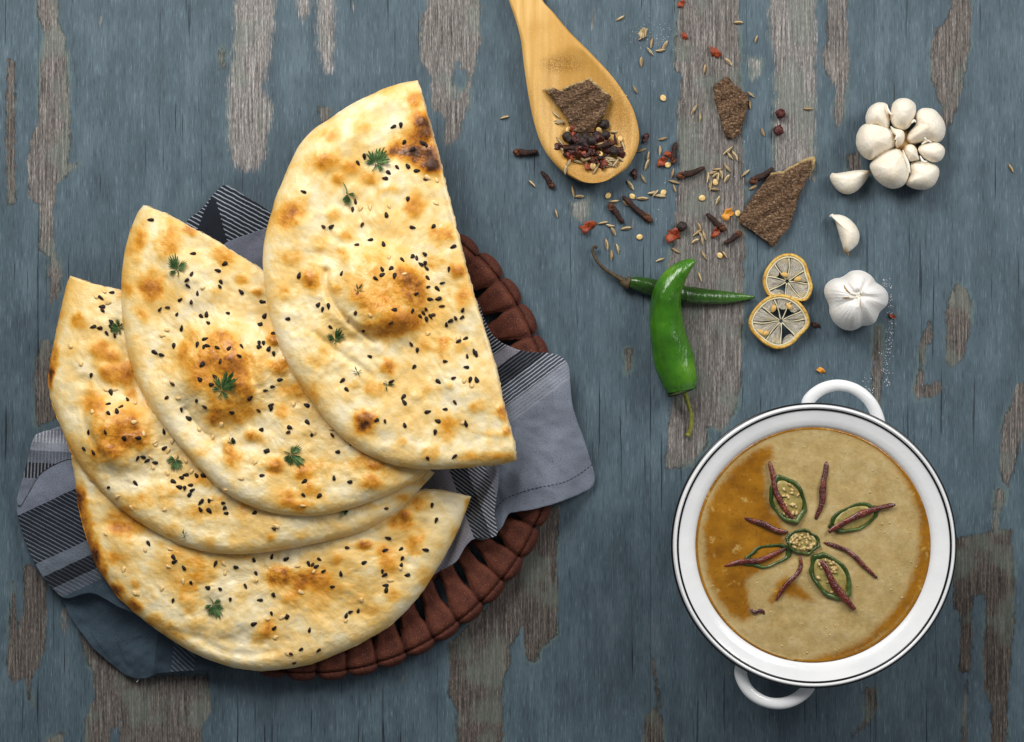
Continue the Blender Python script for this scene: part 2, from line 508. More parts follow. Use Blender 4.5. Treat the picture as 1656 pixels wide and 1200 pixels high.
def petal_mesh(seed):
    # local frame: +x outward from the basket centre (0 = outer edge), y tangential; lengths in photo pixels
    rr = np.random.RandomState(seed)
    v = np.array([0, 1.5, 4, 8, 12, 15.0, 16.4, 17.8, 20, 24, 30, 38, 46, 54, 62, 70, 80, 90, 102, 116])
    hw = np.interp(v, [0, 2, 6, 12, 15, 22, 30, 42, 54, 66, 80, 116], [15, 20, 24.5, 26.2, 25.8, 27, 26.8, 24.5, 20, 16.5, 15.5, 17])
    zc = np.interp(v, [0, 2, 6, 12, 15, 16.4, 18, 24, 34, 60, 85, 116], [.010, .0165, .0200, .0210, .0200, .0180, .0215, .0232, .0228, .0170, .0115, .0078])
    ben = np.interp(v, [0, 25, 60, 116], [0, 0, 3.5, 14]) * (1 + .2 * rr.randn())
    nu = 13
    u = np.linspace(-1, 1, nu)
    V = []
    for k in range(len(v)):
        y = u * hw[k] + ben[k]
        dome = np.sqrt(np.clip(1 - np.abs(u) ** 4.5, 0, 1))
        z = zc[k] - .0056 * (1 - dome) + 0.0003 * rr.randn(nu)
        x = -v[k] - (2.2 * u * u if v[k] < 20 else 2.2 * u * u * max(0, 1 - (v[k] - 20) / 30)) * (1 if v[k] < 14 else .6)
        V.append(np.stack([x * UPX * np.ones(nu), y * UPX, z], -1))
    top = np.vstack(V)
    bot = top.copy(); bot[:, 2] = np.minimum(top[:, 2] - .004, np.repeat(np.interp(v, [0, 15, 60, 116], [.008, .011, .006, .002]), nu))
    n = len(top); K = len(v)
    i = np.arange(K - 1)[:, None] * nu + np.arange(nu - 1)[None]
    F = np.stack([i, i + nu, i + nu + 1, i + 1], -1).reshape(-1, 4)[:, ::-1].tolist()
    F += (np.stack([i, i + nu, i + nu + 1, i + 1], -1).reshape(-1, 4) + n).tolist()
    for a in range(nu - 1):
        F.append([a, a + 1, n + a + 1, n + a]); b = (K - 1) * nu + a
        F.append([b + 1, b, n + b, n + b + 1])
    for a in range(K - 1):
        F.append([a * nu + nu, a * nu, n + a * nu, n + a * nu + nu]); b = a * nu + nu - 1
        F.append([b, b + nu, n + b + nu, n + b])
    VV = np.vstack([top, bot]); VV[:, 2] *= .72
    return mk('petal', VV, F, M_petal)
PM = [petal_mesh(s) for s in range(4)]
bounds = [-46.6, -38.9, -31.5, -23.4] + list(np.linspace(-23.4, 31.3, 8)[1:]) + [38.2, 45.4, 52.6]
bounds += list(np.linspace(52.6, 313.4, 37)[1:])
for i, (a, b) in enumerate(zip(bounds[:-1], bounds[1:])):
    t = math.radians((a + b) / 2)
    R = (BR + 2 * math.sin(5 * t) - 60 * max(0, math.cos(t - math.radians(-130))) ** 1.5) * UPX
    lx, ly = bc[0] + R * math.cos(t), bc[1] - R * math.sin(t)
    o = inst('petal', PM[i % 4], (lx, ly, 0.0), (0.05 * rnd.uniform(-1, 1), 0, -t + rnd.uniform(-.03, .03)), (1, (b - a) / 7.5 * rnd.uniform(.97, 1.0), rnd.uniform(.97, 1.0)), basket)
rb = (BR - 100) * UPX
V, F = lathe_geo([(0.0005, .001), (rb, .001), (rb + .004, .003), (rb, .0060), (rb * .8, .005), (0.0005, .005)], 72, (bc[0], bc[1]))
mesh_obj('basket_base', V, F, M_basebrown, basket)

# ------------------------------------------------------------------ napkin
def cloth_mat(name, base, line, hat=None):
    """base: [(u_px, colour)] constant bands along cloth_u; line: [(u_px, (amount, kind))] fine stripes: kind u or v lines"""
    U0, U1 = -200.0, 300.0
    g = G(name)
    u = g.attr('cloth_u'); v = g.attr('cloth_v')
    wob = g.math('MULTIPLY', g.math('SUBTRACT', g.noise(g.geo(), 160, 3), 0.5), 3.0)
    uu = g.math('ADD', u, wob)
    f = g.rng(uu, U0, U1, 0, 1, False)
    def stops(l): return [((p - U0) / (U1 - U0), c) for p, c in l]
    c = g.ramp(f, stops(base), 'CONSTANT')
    if line:
        per, colr, bands = line['period'], line['color'], line['bands']
        ax_ = line['axis']; ax_ = {'u': (1, 0), 'v': (0, 1)}.get(ax_, ax_)
        w = g.math('ADD', g.math('MULTIPLY', v, float(ax_[1])), g.math('MULTIPLY', uu, float(ax_[0])))
        tri = g.math('PINGPONG', w, per / 2)
        lm = g.rng(tri, per * line.get('w', .16) * .55, per * line.get('w', .16) * .55 + .75, 1, 0)
        am = g.ramp(f, stops([(p, (a, a, a, 1)) for p, a in bands]), 'CONSTANT')
        c = g.mix(g.math('MULTIPLY', lm, am), c, lin(colr))
    wv1 = g.math('PINGPONG', u, 0.9); wv2 = g.math('PINGPONG', v, 0.9)
    weave = g.math('MULTIPLY', g.math('ADD', wv1, wv2), 0.55)
    sp = g.noise(g.geo(), 1800, 2)
    c = g.mix(g.rng(g.math('ADD', weave, g.math('MULTIPLY', sp, .9)), 0.6, 1.3, 0.0, 0.35), c, lin('#8f93a0'), 'SCREEN') if False else g.mix(g.rng(g.math('ADD', weave, g.math('MULTIPLY', sp, .9)), 0.6, 1.3, 0.0, 1.0), g.mix(0.45, c, (0, 0, 0, 1)), c)
    c = g.mix(g.rng(sp, .45, .3, 0, .45), c, lin('#181b22'))
    g.set(color=c, rough=0.85, spec=0.15, sheen=0.08, normal=g.bump(g.math('ADD', weave, sp), 0.0004, 0.7))
    return g.m
LAV = '#858d9d'; NAVY = '#20252f'; SLATE = '#465764'; PINK = '#8f8d98'
CP = np.array([503.0, 697.0])
napkin = empty('napkin', tuple(W(503, 697, 0.0)))
tag(napkin, 'grey and navy striped cotton napkin lining the bread basket', 'napkin')
def cloth_piece(outline, center, du, dv, ref, zfun, mat, n=220, rings=34, smooth_out=True, name='cloth_fold', ripple=.0008, seed=0):
    o = spline(outline, n, True) if smooth_out else polyline(outline, n)
    o = o + 0.6 * np.stack([fbm(o[:, 0] / 7, o[:, 1] / 7, 1), fbm(o[:, 0] / 7, o[:, 1] / 7, 2)], -1)
    du = np.array(du) / np.linalg.norm(du); dv = np.array(dv) / np.linalg.norm(dv)
    def zt(x, y, t):
        return np.maximum(zfun(x, y) + ripple * 2 * fbm(x / 40, y / 40, seed, 3) + .00012 * fbm(x / 6, y / 6, seed + 3, 2), .0012)
    def zb(x, y, t): return np.maximum(zt(x, y, t) - .0011, 0.0003)
    at = dict(cloth_u=lambda x, y, t, s: (x - ref[0]) * du[0] + (y - ref[1]) * du[1],
              cloth_v=lambda x, y, t, s: (x - ref[0]) * dv[0] + (y - ref[1]) * dv[1])
    return solid(name, o, center, zt, zb, mat, napkin, rings, 1.15, 30, at)
def rdist(x, y): return np.hypot(x - BC[0], y - BC[1])
def zring(x, y, inside=.0192, outside=.010, slope=90.0):
    """cloth lying over the basket rim and hanging outside it"""
    r = rdist(x, y)
    return np.where(r < 385, inside - .00004 * np.clip(385 - r, 0, 120), np.clip(inside - (np.clip(r - 395, 0, None) / slope) ** 1.3 * (inside - outside), .0014, 1))
# right hand flap
c7 = ((700, 540), 3.333)
m_r = cloth_mat('napkin_weave_right', [(-200, NAVY), (22, PINK), (42, NAVY), (70, '#4a5260'), (100, '#959cab'), (128, '#8f97a7')],
    dict(period=5.2, color='#c9ccd6', axis='u', w=.15, bands=[(-200, .75), (22, .12), (42, .22), (70, 1.0), (100, .45), (128, 0.0)]))
cloth_piece([(690,520),(760,478),(785,520),(800,545),(828,562),(858,569),(890,571),(908,577),(919,590),(922,612),(925,650),(934,682),(945,712),(955,745),(962,772),(957,788),(940,798),(905,812),(865,823),(835,828),(822,832),(812,852),(796,868),(770,872),(720,850),(690,700)], (800, 700), (.6, .8), (.8, -.6), (800, 545),
    lambda x, y: zring(x, y, .0205, .005, 75) + .0035 * np.exp(-((x - 905) / 28) ** 2) * np.clip((y - 560) / 60, 0, 1) + .0030 * np.sin((x * .55 - y * .35) / 22.0) * np.clip((y - 600) / 100, 0, 1) * np.clip((x - 800) / 40, 0, 1) - .002 * np.clip((812 - x) / 20, 0, 1) * np.clip((y - 720) / 30, 0, 1) - .004 * np.exp(-(((x - 800) * .8 + (y - 800) * .55) / 16) ** 2) * np.clip((y - 690) / 60, 0, 1), m_r, ripple=.0017, seed=1)
# lower right fold tucked beside the bottom bread
m_r2 = cloth_mat('napkin_weave_lower', [(-200, PINK), (6, NAVY), (34, '#4a505c'), (62, '#8a8e9c'), (90, LAV)],
    dict(period=5.0, color='#d4d7e0', axis=(-.836, .548), w=.17, bands=[(-200, .1), (6, .35), (34, .95), (62, .25), (90, 0)]))
cloth_piece([(640,800),(660,745),(740,740),(790,742),(806,770),(800,830),(803,866),(768,871),(752,885),(738,908),(716,921),(690,930),(650,900)], (720, 830), (.94, -.34), (.34, .94), (722, 768),
    lambda x, y: .0186 + .0075 * np.clip((x - (764 - (y - 803) * .46)) / 22, 0, 1) ** 1.5 - .00006 * np.clip(y - 840, 0, 90) + .0006 * np.sin((x * .94 - y * .34) / 9.0), m_r2, ripple=.0004, seed=2)
# stitched hem of the right flap
g = G('hem_thread'); g.set(color=lin('#23262e'), rough=0.8); M_thread = g.m
g = G('white_thread'); g.set(color=lin('#aab4bd'), rough=0.8); M_wthread = g.m
# top flap
m_t = cloth_mat('napkin_weave_top', [(-200, '#232a34')], dict(period=6.4, color='#a9b0bb', axis='u', w=.13, bands=[(-200, 1.0), (90, 0.0)]))
cloth_piece([(300,368),(326,338),(345,314),(357,303),(368,300),(400,319),(440,345),(470,380),(480,440),(420,470),(340,430)], (400, 385), (-.47, .88), (.88, .47), (366, 300),
    lambda x, y: .0205 - .010 * np.clip(1 - (y - 296) / 60, 0, 1) ** 2 + .0007 * np.sin((x - y) / 14), m_t, seed=3)
m_t2 = cloth_mat('napkin_weave_plain', [(-200, '#777b8b')], None)
cloth_piece([(362,398),(380,386),(405,378),(432,370),(470,380),(470,470),(420,460),(385,420)], (420, 415), (-.4, .9), (.9, .4), (366, 300),
    lambda x, y: .0220 + .001 * np.clip((y - 380) / 40, 0, 1) + .0004 * np.sin((x + y) / 10), m_t2, n=120, rings=16, seed=4)
m_t3 = cloth_mat('napkin_weave_band', [(-200, '#1f242d')], dict(period=6.4, color='#a9b0bb', axis='u', w=.13, bands=[(-200, .0)]))
cloth_piece([(343,317),(349,324),(355,345),(362,372),(370,398),(378,408),(340,400),(318,375),(330,342)], (347, 365), (-.47, .88), (.88, .47), (366, 300),
    lambda x, y: .0212 - .010 * np.clip(1 - (y - 296) / 60, 0, 1) ** 2 + .0007 * np.sin((x - y) / 14), m_t3, n=90, rings=10, smooth_out=False, seed=3)
# left side: upper facet, main fall, lower slate fold
m_l = cloth_mat('napkin_weave_left', [(-200, '#8a92a4'), (0, '#262d38'), (85, '#6f7885'), (107, '#1f242c'), (132, '#5c6572'), (150, SLATE)],
    dict(period=6.0, color='#858c99', axis=(.6, -.8), w=.12, bands=[(-200, 0), (0, .8), (85, .35), (107, .3), (132, .9), (150, .05)]))
def zleft(x, y):
    d = np.clip((x - 22) * .80 + np.clip((1000 - y), -90, 300) * .10, 0, 160)
    return .0015 + .0185 * np.clip(d / 150, 0, 1) ** .8 + .0022 * np.sin((x * .42 + y * .9) / 19) * np.clip(1 - d / 150, 0.1, 1)
cloth_piece([(100,708),(130,735),(180,760),(250,900),(260,1000),(200,985),(150,960),(108,968),(88,955),(72,938),(55,908),(42,880),(33,850),(27,822),(30,800),(45,770),(66,738)], (120, 850), (.42, .907), (.907, -.42), (31, 831), zleft, m_l, ripple=.0014, seed=6)
m_l0 = cloth_mat('napkin_weave_facet', [(-200, '#9a9fae'), (-84, '#a6abb8'), (-62, '#6f7684'), (-42, NAVY), (-18, '#787e8c'), (0, LAV)],
    dict(period=5.5, color='#e2e5ec', axis='v', w=.2, bands=[(-200, .2), (-95, .9), (-76, .15), (-42, .35), (-18, .0)]))
cloth_piece([(60,702),(78,696),(100,690),(130,700),(150,740),(112,742),(70,762),(50,790),(33,818),(27,812),(30,795),(38,768),(46,738),(52,715)], (72, 742), (-.05, 1), (1, .05), (60, 790), lambda x, y: zleft(x, y) + .0007, m_l0, n=150, rings=16, ripple=.0014, seed=6)
m_l2 = cloth_mat('napkin_weave_slate', [(-200, '#495b69'), (150, '#3c4b58')],
    dict(period=6.0, color='#9aa3ae', axis=(.6, .8), w=.13, bands=[(-200, 0), (178, .5), (215, 0)]))
cloth_piece([(90,958),(130,955),(170,948),(230,960),(330,1020),(390,1060),(340,1083),(300,1085),(255,1089),(238,1097),(220,1098),(200,1090),(175,1070),(150,1048),(125,1015),(112,995),(104,975)], (215, 1025), (.9, .1), (.1, -.9), (110, 960),
    lambda x, y: .0012 + .016 * np.clip(((x - 95) * .55 - (y - 965) * .62 + 60) / 190, 0, 1) + .0013 * np.sin((x * .5 - y) / 13) + .001, m_l2, smooth_out=False, ripple=.0022, seed=8)
def thread(pts, mat, z, r=.0003, dash=None, name='hem_stitch'):
    p = spline(pts, 60)
    if dash is None:
        zz = z(p[:, 0], p[:, 1]) if callable(z) else z
        return tube_geo(W(p[:, 0], p[:, 1], zz), r, 5)
    out = []
    s = spline(pts, dash * 4)
    for k in range(dash):
        q = s[k * 4:k * 4 + 3]
        zz = z(q[:, 0], q[:, 1]) if callable(z) else z
        out.append(tube_geo(W(q[:, 0], q[:, 1], zz), r, 5))
    return join(out)

# ------------------------------------------------------------------ naan breads
cn1 = ((400, 110), 3.53); cn2 = ((400, 430), 3.53); cn3 = ((60, 320), 3.75); cn4 = ((60, 620), 3.943); cn5 = ((440, 620), 3.943); cn6 = ((100, 780), 3.637); cn7 = ((440, 780), 3.6)
def naan_mat():
    g = G('baked_naan')
    p = g.obj()
    b = g.attr('brown'); ed = g.attr('edge'); cut = g.attr('cut')
    n1 = g.noise(p, 42, 5, 0.6); n2 = g.noise(p, 170, 5, 0.65); n3 = g.noise(p, 700, 3, 0.6)
    br = g.math('MULTIPLY', b, g.math('ADD', 0.20, g.math('ADD', g.math('MULTIPLY', n2, 0.85), g.math('MULTIPLY', n3, 0.80))))
    base = g.math('MULTIPLY', g.rng(n1, .34, .64, 0, 1), 0.25)
    base = g.math('ADD', base, g.math('MULTIPLY', g.rng(n2, .45, .75, 0, 1), 0.06))
    v = g.math('ADD', br, base)
    c = g.ramp(v, [(0.0, '#f2e3be'), (0.12, '#f0d8a0'), (0.30, '#eabf6c'), (0.47, '#dd9b34'), (0.64, '#ba741d'), (0.84, '#774411'), (1.0, '#41220a')])
    blis = g.math('MULTIPLY', g.rng(g.noise(p, 260, 2, .5), .64, .72), .35)
    c = g.mix(g.math('MULTIPLY', blis, g.rng(v, .45, .1)), c, lin('#f7ecd2'))
    tin = g.rng(g.noise(p, 900, 2, .5), .74, .78, 0, .8)
    c = g.mix(tin, c, lin('#8a5a22'))
    c = g.mix(cut, c, g.ramp(g.noise(p, 500, 4), [(0.35, '#d8b982'), (0.6, '#f4e6c8')]))
    h = g.math('ADD', g.math('MULTIPLY', n2, 1.0), g.math('MULTIPLY', n3, .45))
    nb = g.bump(h, 0.0009, 0.6)
    g.set(color=c, rough=g.rng(g.noise(p, 90, 2), .4, .6, .28, .55), spec=0.38, coat=.04, coatr=.25, normal=nb, sss=0.05, sssr=(.003, .0022, .001), ssss=1.0)
    return g.m
M_naan = naan_mat()
SPOT = {
'A': [(cn1, [(945,180,60,40,.7),(990,290,80,50,.8),(1010,340,70,60,.95),(950,400,110,60,.7),(900,480,120,50,.95),(1020,520,80,80,.85),(1070,560,50,40,.8),(440,530,80,60,.7),(590,570,50,40,.5),(650,340,60,40,.45),(470,390,60,30,.4),(260,840,90,80,.7),(300,760,50,50,.5),(490,830,40,40,.6),(710,630,60,40,.55),(820,690,60,30,.5),(950,790,60,60,.65),(1120,950,70,60,.75),(1070,1100,60,50,.6),(550,1070,40,50,.5),(250,1080,60,40,.4),(520,630,40,30,.45),(560,950,50,40,.4),(400,1000,50,50,.35),(370,1180,50,50,.5),(700,1060,80,60,.3),(900,1170,60,50,.5),(1200,1160,40,40,.5)]),
      (cn2, [(365,90,45,60,.7),(200,150,50,50,.45),(520,140,30,30,.55),(920,70,80,60,.6),(800,150,150,70,.4),(960,150,50,90,.55),(780,360,100,60,.8),(870,320,80,60,.6),(940,330,60,40,.6),(640,190,80,50,.4),(720,240,70,60,.45),(795,585,45,50,.65),(680,890,70,65,1.0),(660,870,40,30,.5),(720,700,60,50,.5),(620,670,30,30,.4),(1140,930,60,70,.5),(1315,805,50,30,.65),(1465,840,50,40,.85),(1040,1070,60,40,.7),(880,1010,25,25,.5),(1380,1090,180,30,.65),(400,540,80,80,.35),(430,720,110,80,.4),(1200,450,80,40,.4),(1240,150,50,70,.55),(1210,30,40,40,.5),(1050,440,80,50,.35),(1120,460,30,60,.45),(1480,940,20,20,.8),(1420,960,80,20,.4),(1155,685,25,25,.5),(1060,720,60,40,.3)])],
'B': [(cn3, [(700,540,90,90,.75),(780,300,80,60,.6),(930,190,50,40,.75),(640,240,40,60,.5),(830,200,60,80,.45),(540,560,40,50,.4),(630,710,40,40,.4),(1130,350,70,50,.5),(1100,580,80,50,.4),(950,830,50,40,.5),(1150,870,90,60,.65),(1050,960,90,60,.65),(1190,1000,80,70,.65),(1230,1130,60,60,.6),(900,950,50,70,.5),(1440,860,30,30,.8),(1460,1030,60,50,.6),(1340,570,30,25,.5),(1240,490,40,30,.4),(590,330,50,90,.35),(970,1100,60,80,.4)]),
      (cn2, [(190,570,60,50,.5),(270,700,80,60,.5),(150,420,40,40,.7),(190,830,40,40,.45),(30,970,50,40,.7),(150,1130,60,40,.55)]),
      (cn5, [(190,570,50,40,.6),(240,680,70,50,.5),(620,640,70,50,.8),(655,520,60,30,.75),(760,560,60,40,.5),(590,470,60,40,.4),(390,520,200,40,.35),(200,790,60,30,.6),(90,720,60,50,.5),(30,530,40,40,.5),(350,600,150,60,.3)]),
      (cn4, [(1370,340,60,40,.6),(1500,520,60,40,.5),(1240,480,70,60,.6),(1210,400,30,50,.6),(1330,40,60,60,.6),(1150,200,60,60,.4),(1000,450,80,40,.4),(1600,770,70,30,.45),(1130,230,25,40,.6),(1300,180,120,80,.4)])],
'C': [(cn3, [(250,740,60,50,.55),(385,920,50,55,.6),(465,960,50,40,.65),(440,1060,70,50,.65),(540,1070,60,70,.8),(130,740,40,100,.4),(110,950,30,80,.6),(80,1080,20,80,.85),(500,540,40,60,.5),(480,1120,60,40,.5)]),
      (cn4, [(460,330,110,90,.7),(540,300,90,100,.6),(440,450,80,60,.65),(620,250,35,50,.55),(640,360,70,50,.65),(560,360,40,40,.5),(370,150,60,80,.5),(600,60,40,50,.5),(350,80,40,70,.4),(800,680,80,50,.45),(1080,620,80,40,.5),(1130,760,70,50,.55),(580,800,60,30,.55),(1000,820,150,50,.4),(880,930,50,60,.5),(700,760,150,50,.35),(1100,1010,60,40,.45),(1490,985,40,25,.4),(600,730,120,40,.4),(1290,810,60,60,.3)]),
      (cn5, [(560,780,150,30,.35),(190,970,60,40,.45),(830,740,60,50,.4),(940,640,70,25,.4)])],
'D': [(cn6, [(350,240,90,90,.8),(280,440,90,50,.6),(110,100,30,100,.9),(120,200,30,100,.7),(160,300,30,120,.6),(200,420,30,80,.8),(240,540,30,60,.9),(320,630,40,50,.9),(430,730,50,40,.8),(550,810,60,40,.8),(430,600,35,30,.5),(830,530,80,60,.5),(720,620,80,80,.4),(1270,540,80,40,.6),(1200,860,50,60,.65),(1160,900,50,40,.5),(750,720,60,50,.4),(780,830,60,40,.35),(700,900,60,30,.4),(1050,440,100,30,.5),(460,230,50,60,.6),(630,860,60,40,.6)]),
      (cn7, [(40,540,80,60,.65),(230,570,100,60,.65),(160,610,40,60,.5),(120,680,40,40,.4),(370,445,30,30,.4),(540,360,50,30,.85),(760,230,90,50,.65),(860,130,60,40,.7),(780,190,40,30,.8),(830,360,50,70,.5),(680,470,60,50,.5),(1140,140,20,50,.5),(1070,300,40,60,.35),(900,560,60,60,.3),(730,660,70,40,.4),(570,740,60,30,.3),(640,400,50,40,.5)])],
}
NA = {
'A': dict(crust=[(676,130),(655,133),(630,140),(600,153),(570,168),(540,187),(510,207),(488,228),(473,255),(460,285),(447,315),(437,350),(428,385),(425,410),(426,445),(432,490),(445,540),(463,585),(488,625),(515,665),(545,700),(580,728),(615,745),(650,755),(690,759),(735,758),(780,754),(815,750),(836,745)],
  cut=[(836,745),(833,715),(825,690),(815,650),(805,600),(790,550),(772,490),(760,450),(745,390),(732,340),(720,290),(710,250),(697,200),(687,165),(676,130)],
  c=(620, 470), plane=lambda x, y: .0520 - .000021 * (760 - y), seed=0,
  bumps=[(612,470,76,70,.0105),(640,520,50,30,.003),(690,470,40,120,-.002),(560,250,60,50,.002),(470,350,40,60,.0015),(690,220,40,60,.0015),(700,660,60,60,-.0012),(590,670,50,40,.0015),(760,600,50,60,.001),(548,480,14,60,-.0025),(585,545,50,12,-.0022)],
  label='top half round naan with big scorched patch at its straight cut edge'),
'B': dict(crust=[(232,331),(222,345),(212,370),(203,400),(197,440),(196,480),(198,520),(204,560),(215,600),(232,640),(255,675),(285,715),(320,755),(355,790),(390,812),(430,827),(470,834),(510,834),(550,828),(590,815),(630,800),(670,780),(690,765),(705,740)],
  cut=[(705,740),(680,690),(600,600),(520,520),(450,455),(420,432),(380,408),(345,385),(310,367),(270,345),(232,331)],
  c=(400, 640), plane=lambda x, y: .0410 - .000021 * (800 - y), seed=1,
  bumps=[(360,602,72,74,.0105),(400,640,20,70,-.002),(300,660,20,60,-.002),(470,700,90,60,-.001),(560,770,60,30,.0015),(260,450,50,60,.0015),(330,690,60,40,-.0022)],
  label='naan half with golden puffed centre bearing a coriander sprig, second from top'),
'C': dict(crust=[(113,446),(105,470),(98,500),(90,540),(82,575),(78,610),(82,645),(92,675),(102,700),(112,725),(128,752),(150,780),(180,810),(215,838),(250,860),(290,880),(330,892),(380,897),(430,893),(480,885),(530,875),(580,862),(620,842),(655,815),(685,785),(703,765)],
  cut=[(703,765),(600,690),(400,580),(260,500),(195,468),(150,458),(113,446)],
  c=(300, 700), plane=lambda x, y: .0305 - .000019 * (850 - y), seed=2,
  bumps=[(185,705,62,58,.0095),(130,540,40,60,.0015),(250,780,60,40,-.001),(420,850,80,30,.001),(110,690,20,30,-.002)],
  label='naan half with dense black seed clusters, sandwiched third in the stack'),
'D': dict(crust=[(115,735),(120,770),(125,810),(133,845),(143,880),(155,915),(175,945),(200,975),(235,1005),(270,1030),(305,1052),(340,1068),(380,1080),(420,1085),(460,1082),(500,1075),(540,1060),(580,1042),(620,1020),(655,990),(685,955),(710,915),(735,870),(752,830),(762,803)],
  cut=[(762,803),(740,797),(700,790),(600,800),(400,780),(250,750),(115,735)],
  c=(440, 930), plane=lambda x, y: .0200 + 0 * x, seed=3,
  bumps=[(330,900,80,40,.003),(420,950,60,40,-.0015),(560,920,90,40,.002),(690,860,40,60,.0025),(350,1040,120,18,-.0025),(640,900,30,60,-.002),(220,900,40,60,.0015)],
  label='bottom naan half with browned left crust and one dark green coriander leaf'),
}
THK = .0098
CREASE = {'A': [(CR((400, 430), 3.53, [(447,30),(450,110),(480,200),(530,270),(600,340),(660,380),(720,430)]), .0036, 5), (CR((400, 430), 3.53, [(380,380),(500,480),(620,560),(700,620)]), .0015, 6)],
 'B': [(CR((60, 620), 3.943, [(950,180),(990,270),(1050,330),(1110,365)]), .003, 6), (CR((60, 320), 3.75, [(1250,880),(1285,980),(1300,1100)]), .0025, 7)],
 'C': [(CR((60, 620), 3.943, [(330,90),(300,200),(330,330),(420,470)]), .002, 8)],
 'D': [(CR((100, 780), 3.637, [(640,880),(800,920),(860,960),(950,1000),(1100,1020),(1250,1000)]), .003, 7), (CR((440, 780), 3.6, [(880,250),(860,330),(800,470)]), .002, 8)]}
def naan_top(nm):
    d = NA[nm]
    crust = np.array(spline(d['crust'], 260)); cutp = polyline(d['cut'], 120, False)
    def f(x, y):
        P = np.stack([np.asarray(x, float).ravel(), np.asarray(y, float).ravel()], -1)
        dc = segdist(P, crust[:-1:2], crust[2::2] if len(crust) % 2 else np.vstack([crust[2::2], crust[-1:]]))
        dk = segdist(P, cutp[:-1:2], np.vstack([cutp[2::2], cutp[-1:]]))
        e1 = np.clip(dc / 27, 0, 1); e2 = np.clip(dk / 5, 0, 1)
        prof = np.sqrt(np.clip(1 - (1 - e1) ** 2.2, 0, 1)) * (0.55 + .45 * np.sqrt(1 - (1 - e2) ** 2))
        h = THK * (.12 + .88 * prof)
        inner = np.clip(dc / 45, 0, 1) * np.clip(dk / 10, 0, 1)
        b = np.zeros(len(P))
        for bx, by, rx, ry, hh in d['bumps']:
            b += hh * np.exp(-(((P[:, 0] - bx) / rx) ** 2 + ((P[:, 1] - by) / ry) ** 2) ** (2.2 if hh > .006 else 1.3))
        for c_, l_ in SPOT[nm]:
            for (sx, sy, rx, ry, k_) in l_:
                if rx < 90 and ry < 90:
                    e_ = ((P[:, 0] - sx / c_[1] - c_[0][0]) * c_[1] / rx) ** 2 + ((P[:, 1] - sy / c_[1] - c_[0][1]) * c_[1] / ry) ** 2
                    b += .0019 * k_ * np.exp(-e_ ** 1.6)
        for pts, dep, wd in CREASE.get(nm, []):
            q = spline(pts, 30); dd_ = segdist(P, q[:-1], q[1:]); b -= dep * np.exp(-(dd_ / wd) ** 2)
        b += .0040 * fbm(P[:, 0] / 70, P[:, 1] / 70, d['seed'], 3) + .0009 * fbm(P[:, 0] / 16, P[:, 1] / 16, d['seed'] + 3, 3)
        h = h + inner * np.maximum(b, -.0045) + .0005 * fbm(P[:, 0] / 9, P[:, 1] / 9, d['seed'] + 1, 3) * np.clip(dc / 10, 0, 1)
        return (d['plane'](P[:, 0], P[:, 1]) + h), dc, dk
    return f
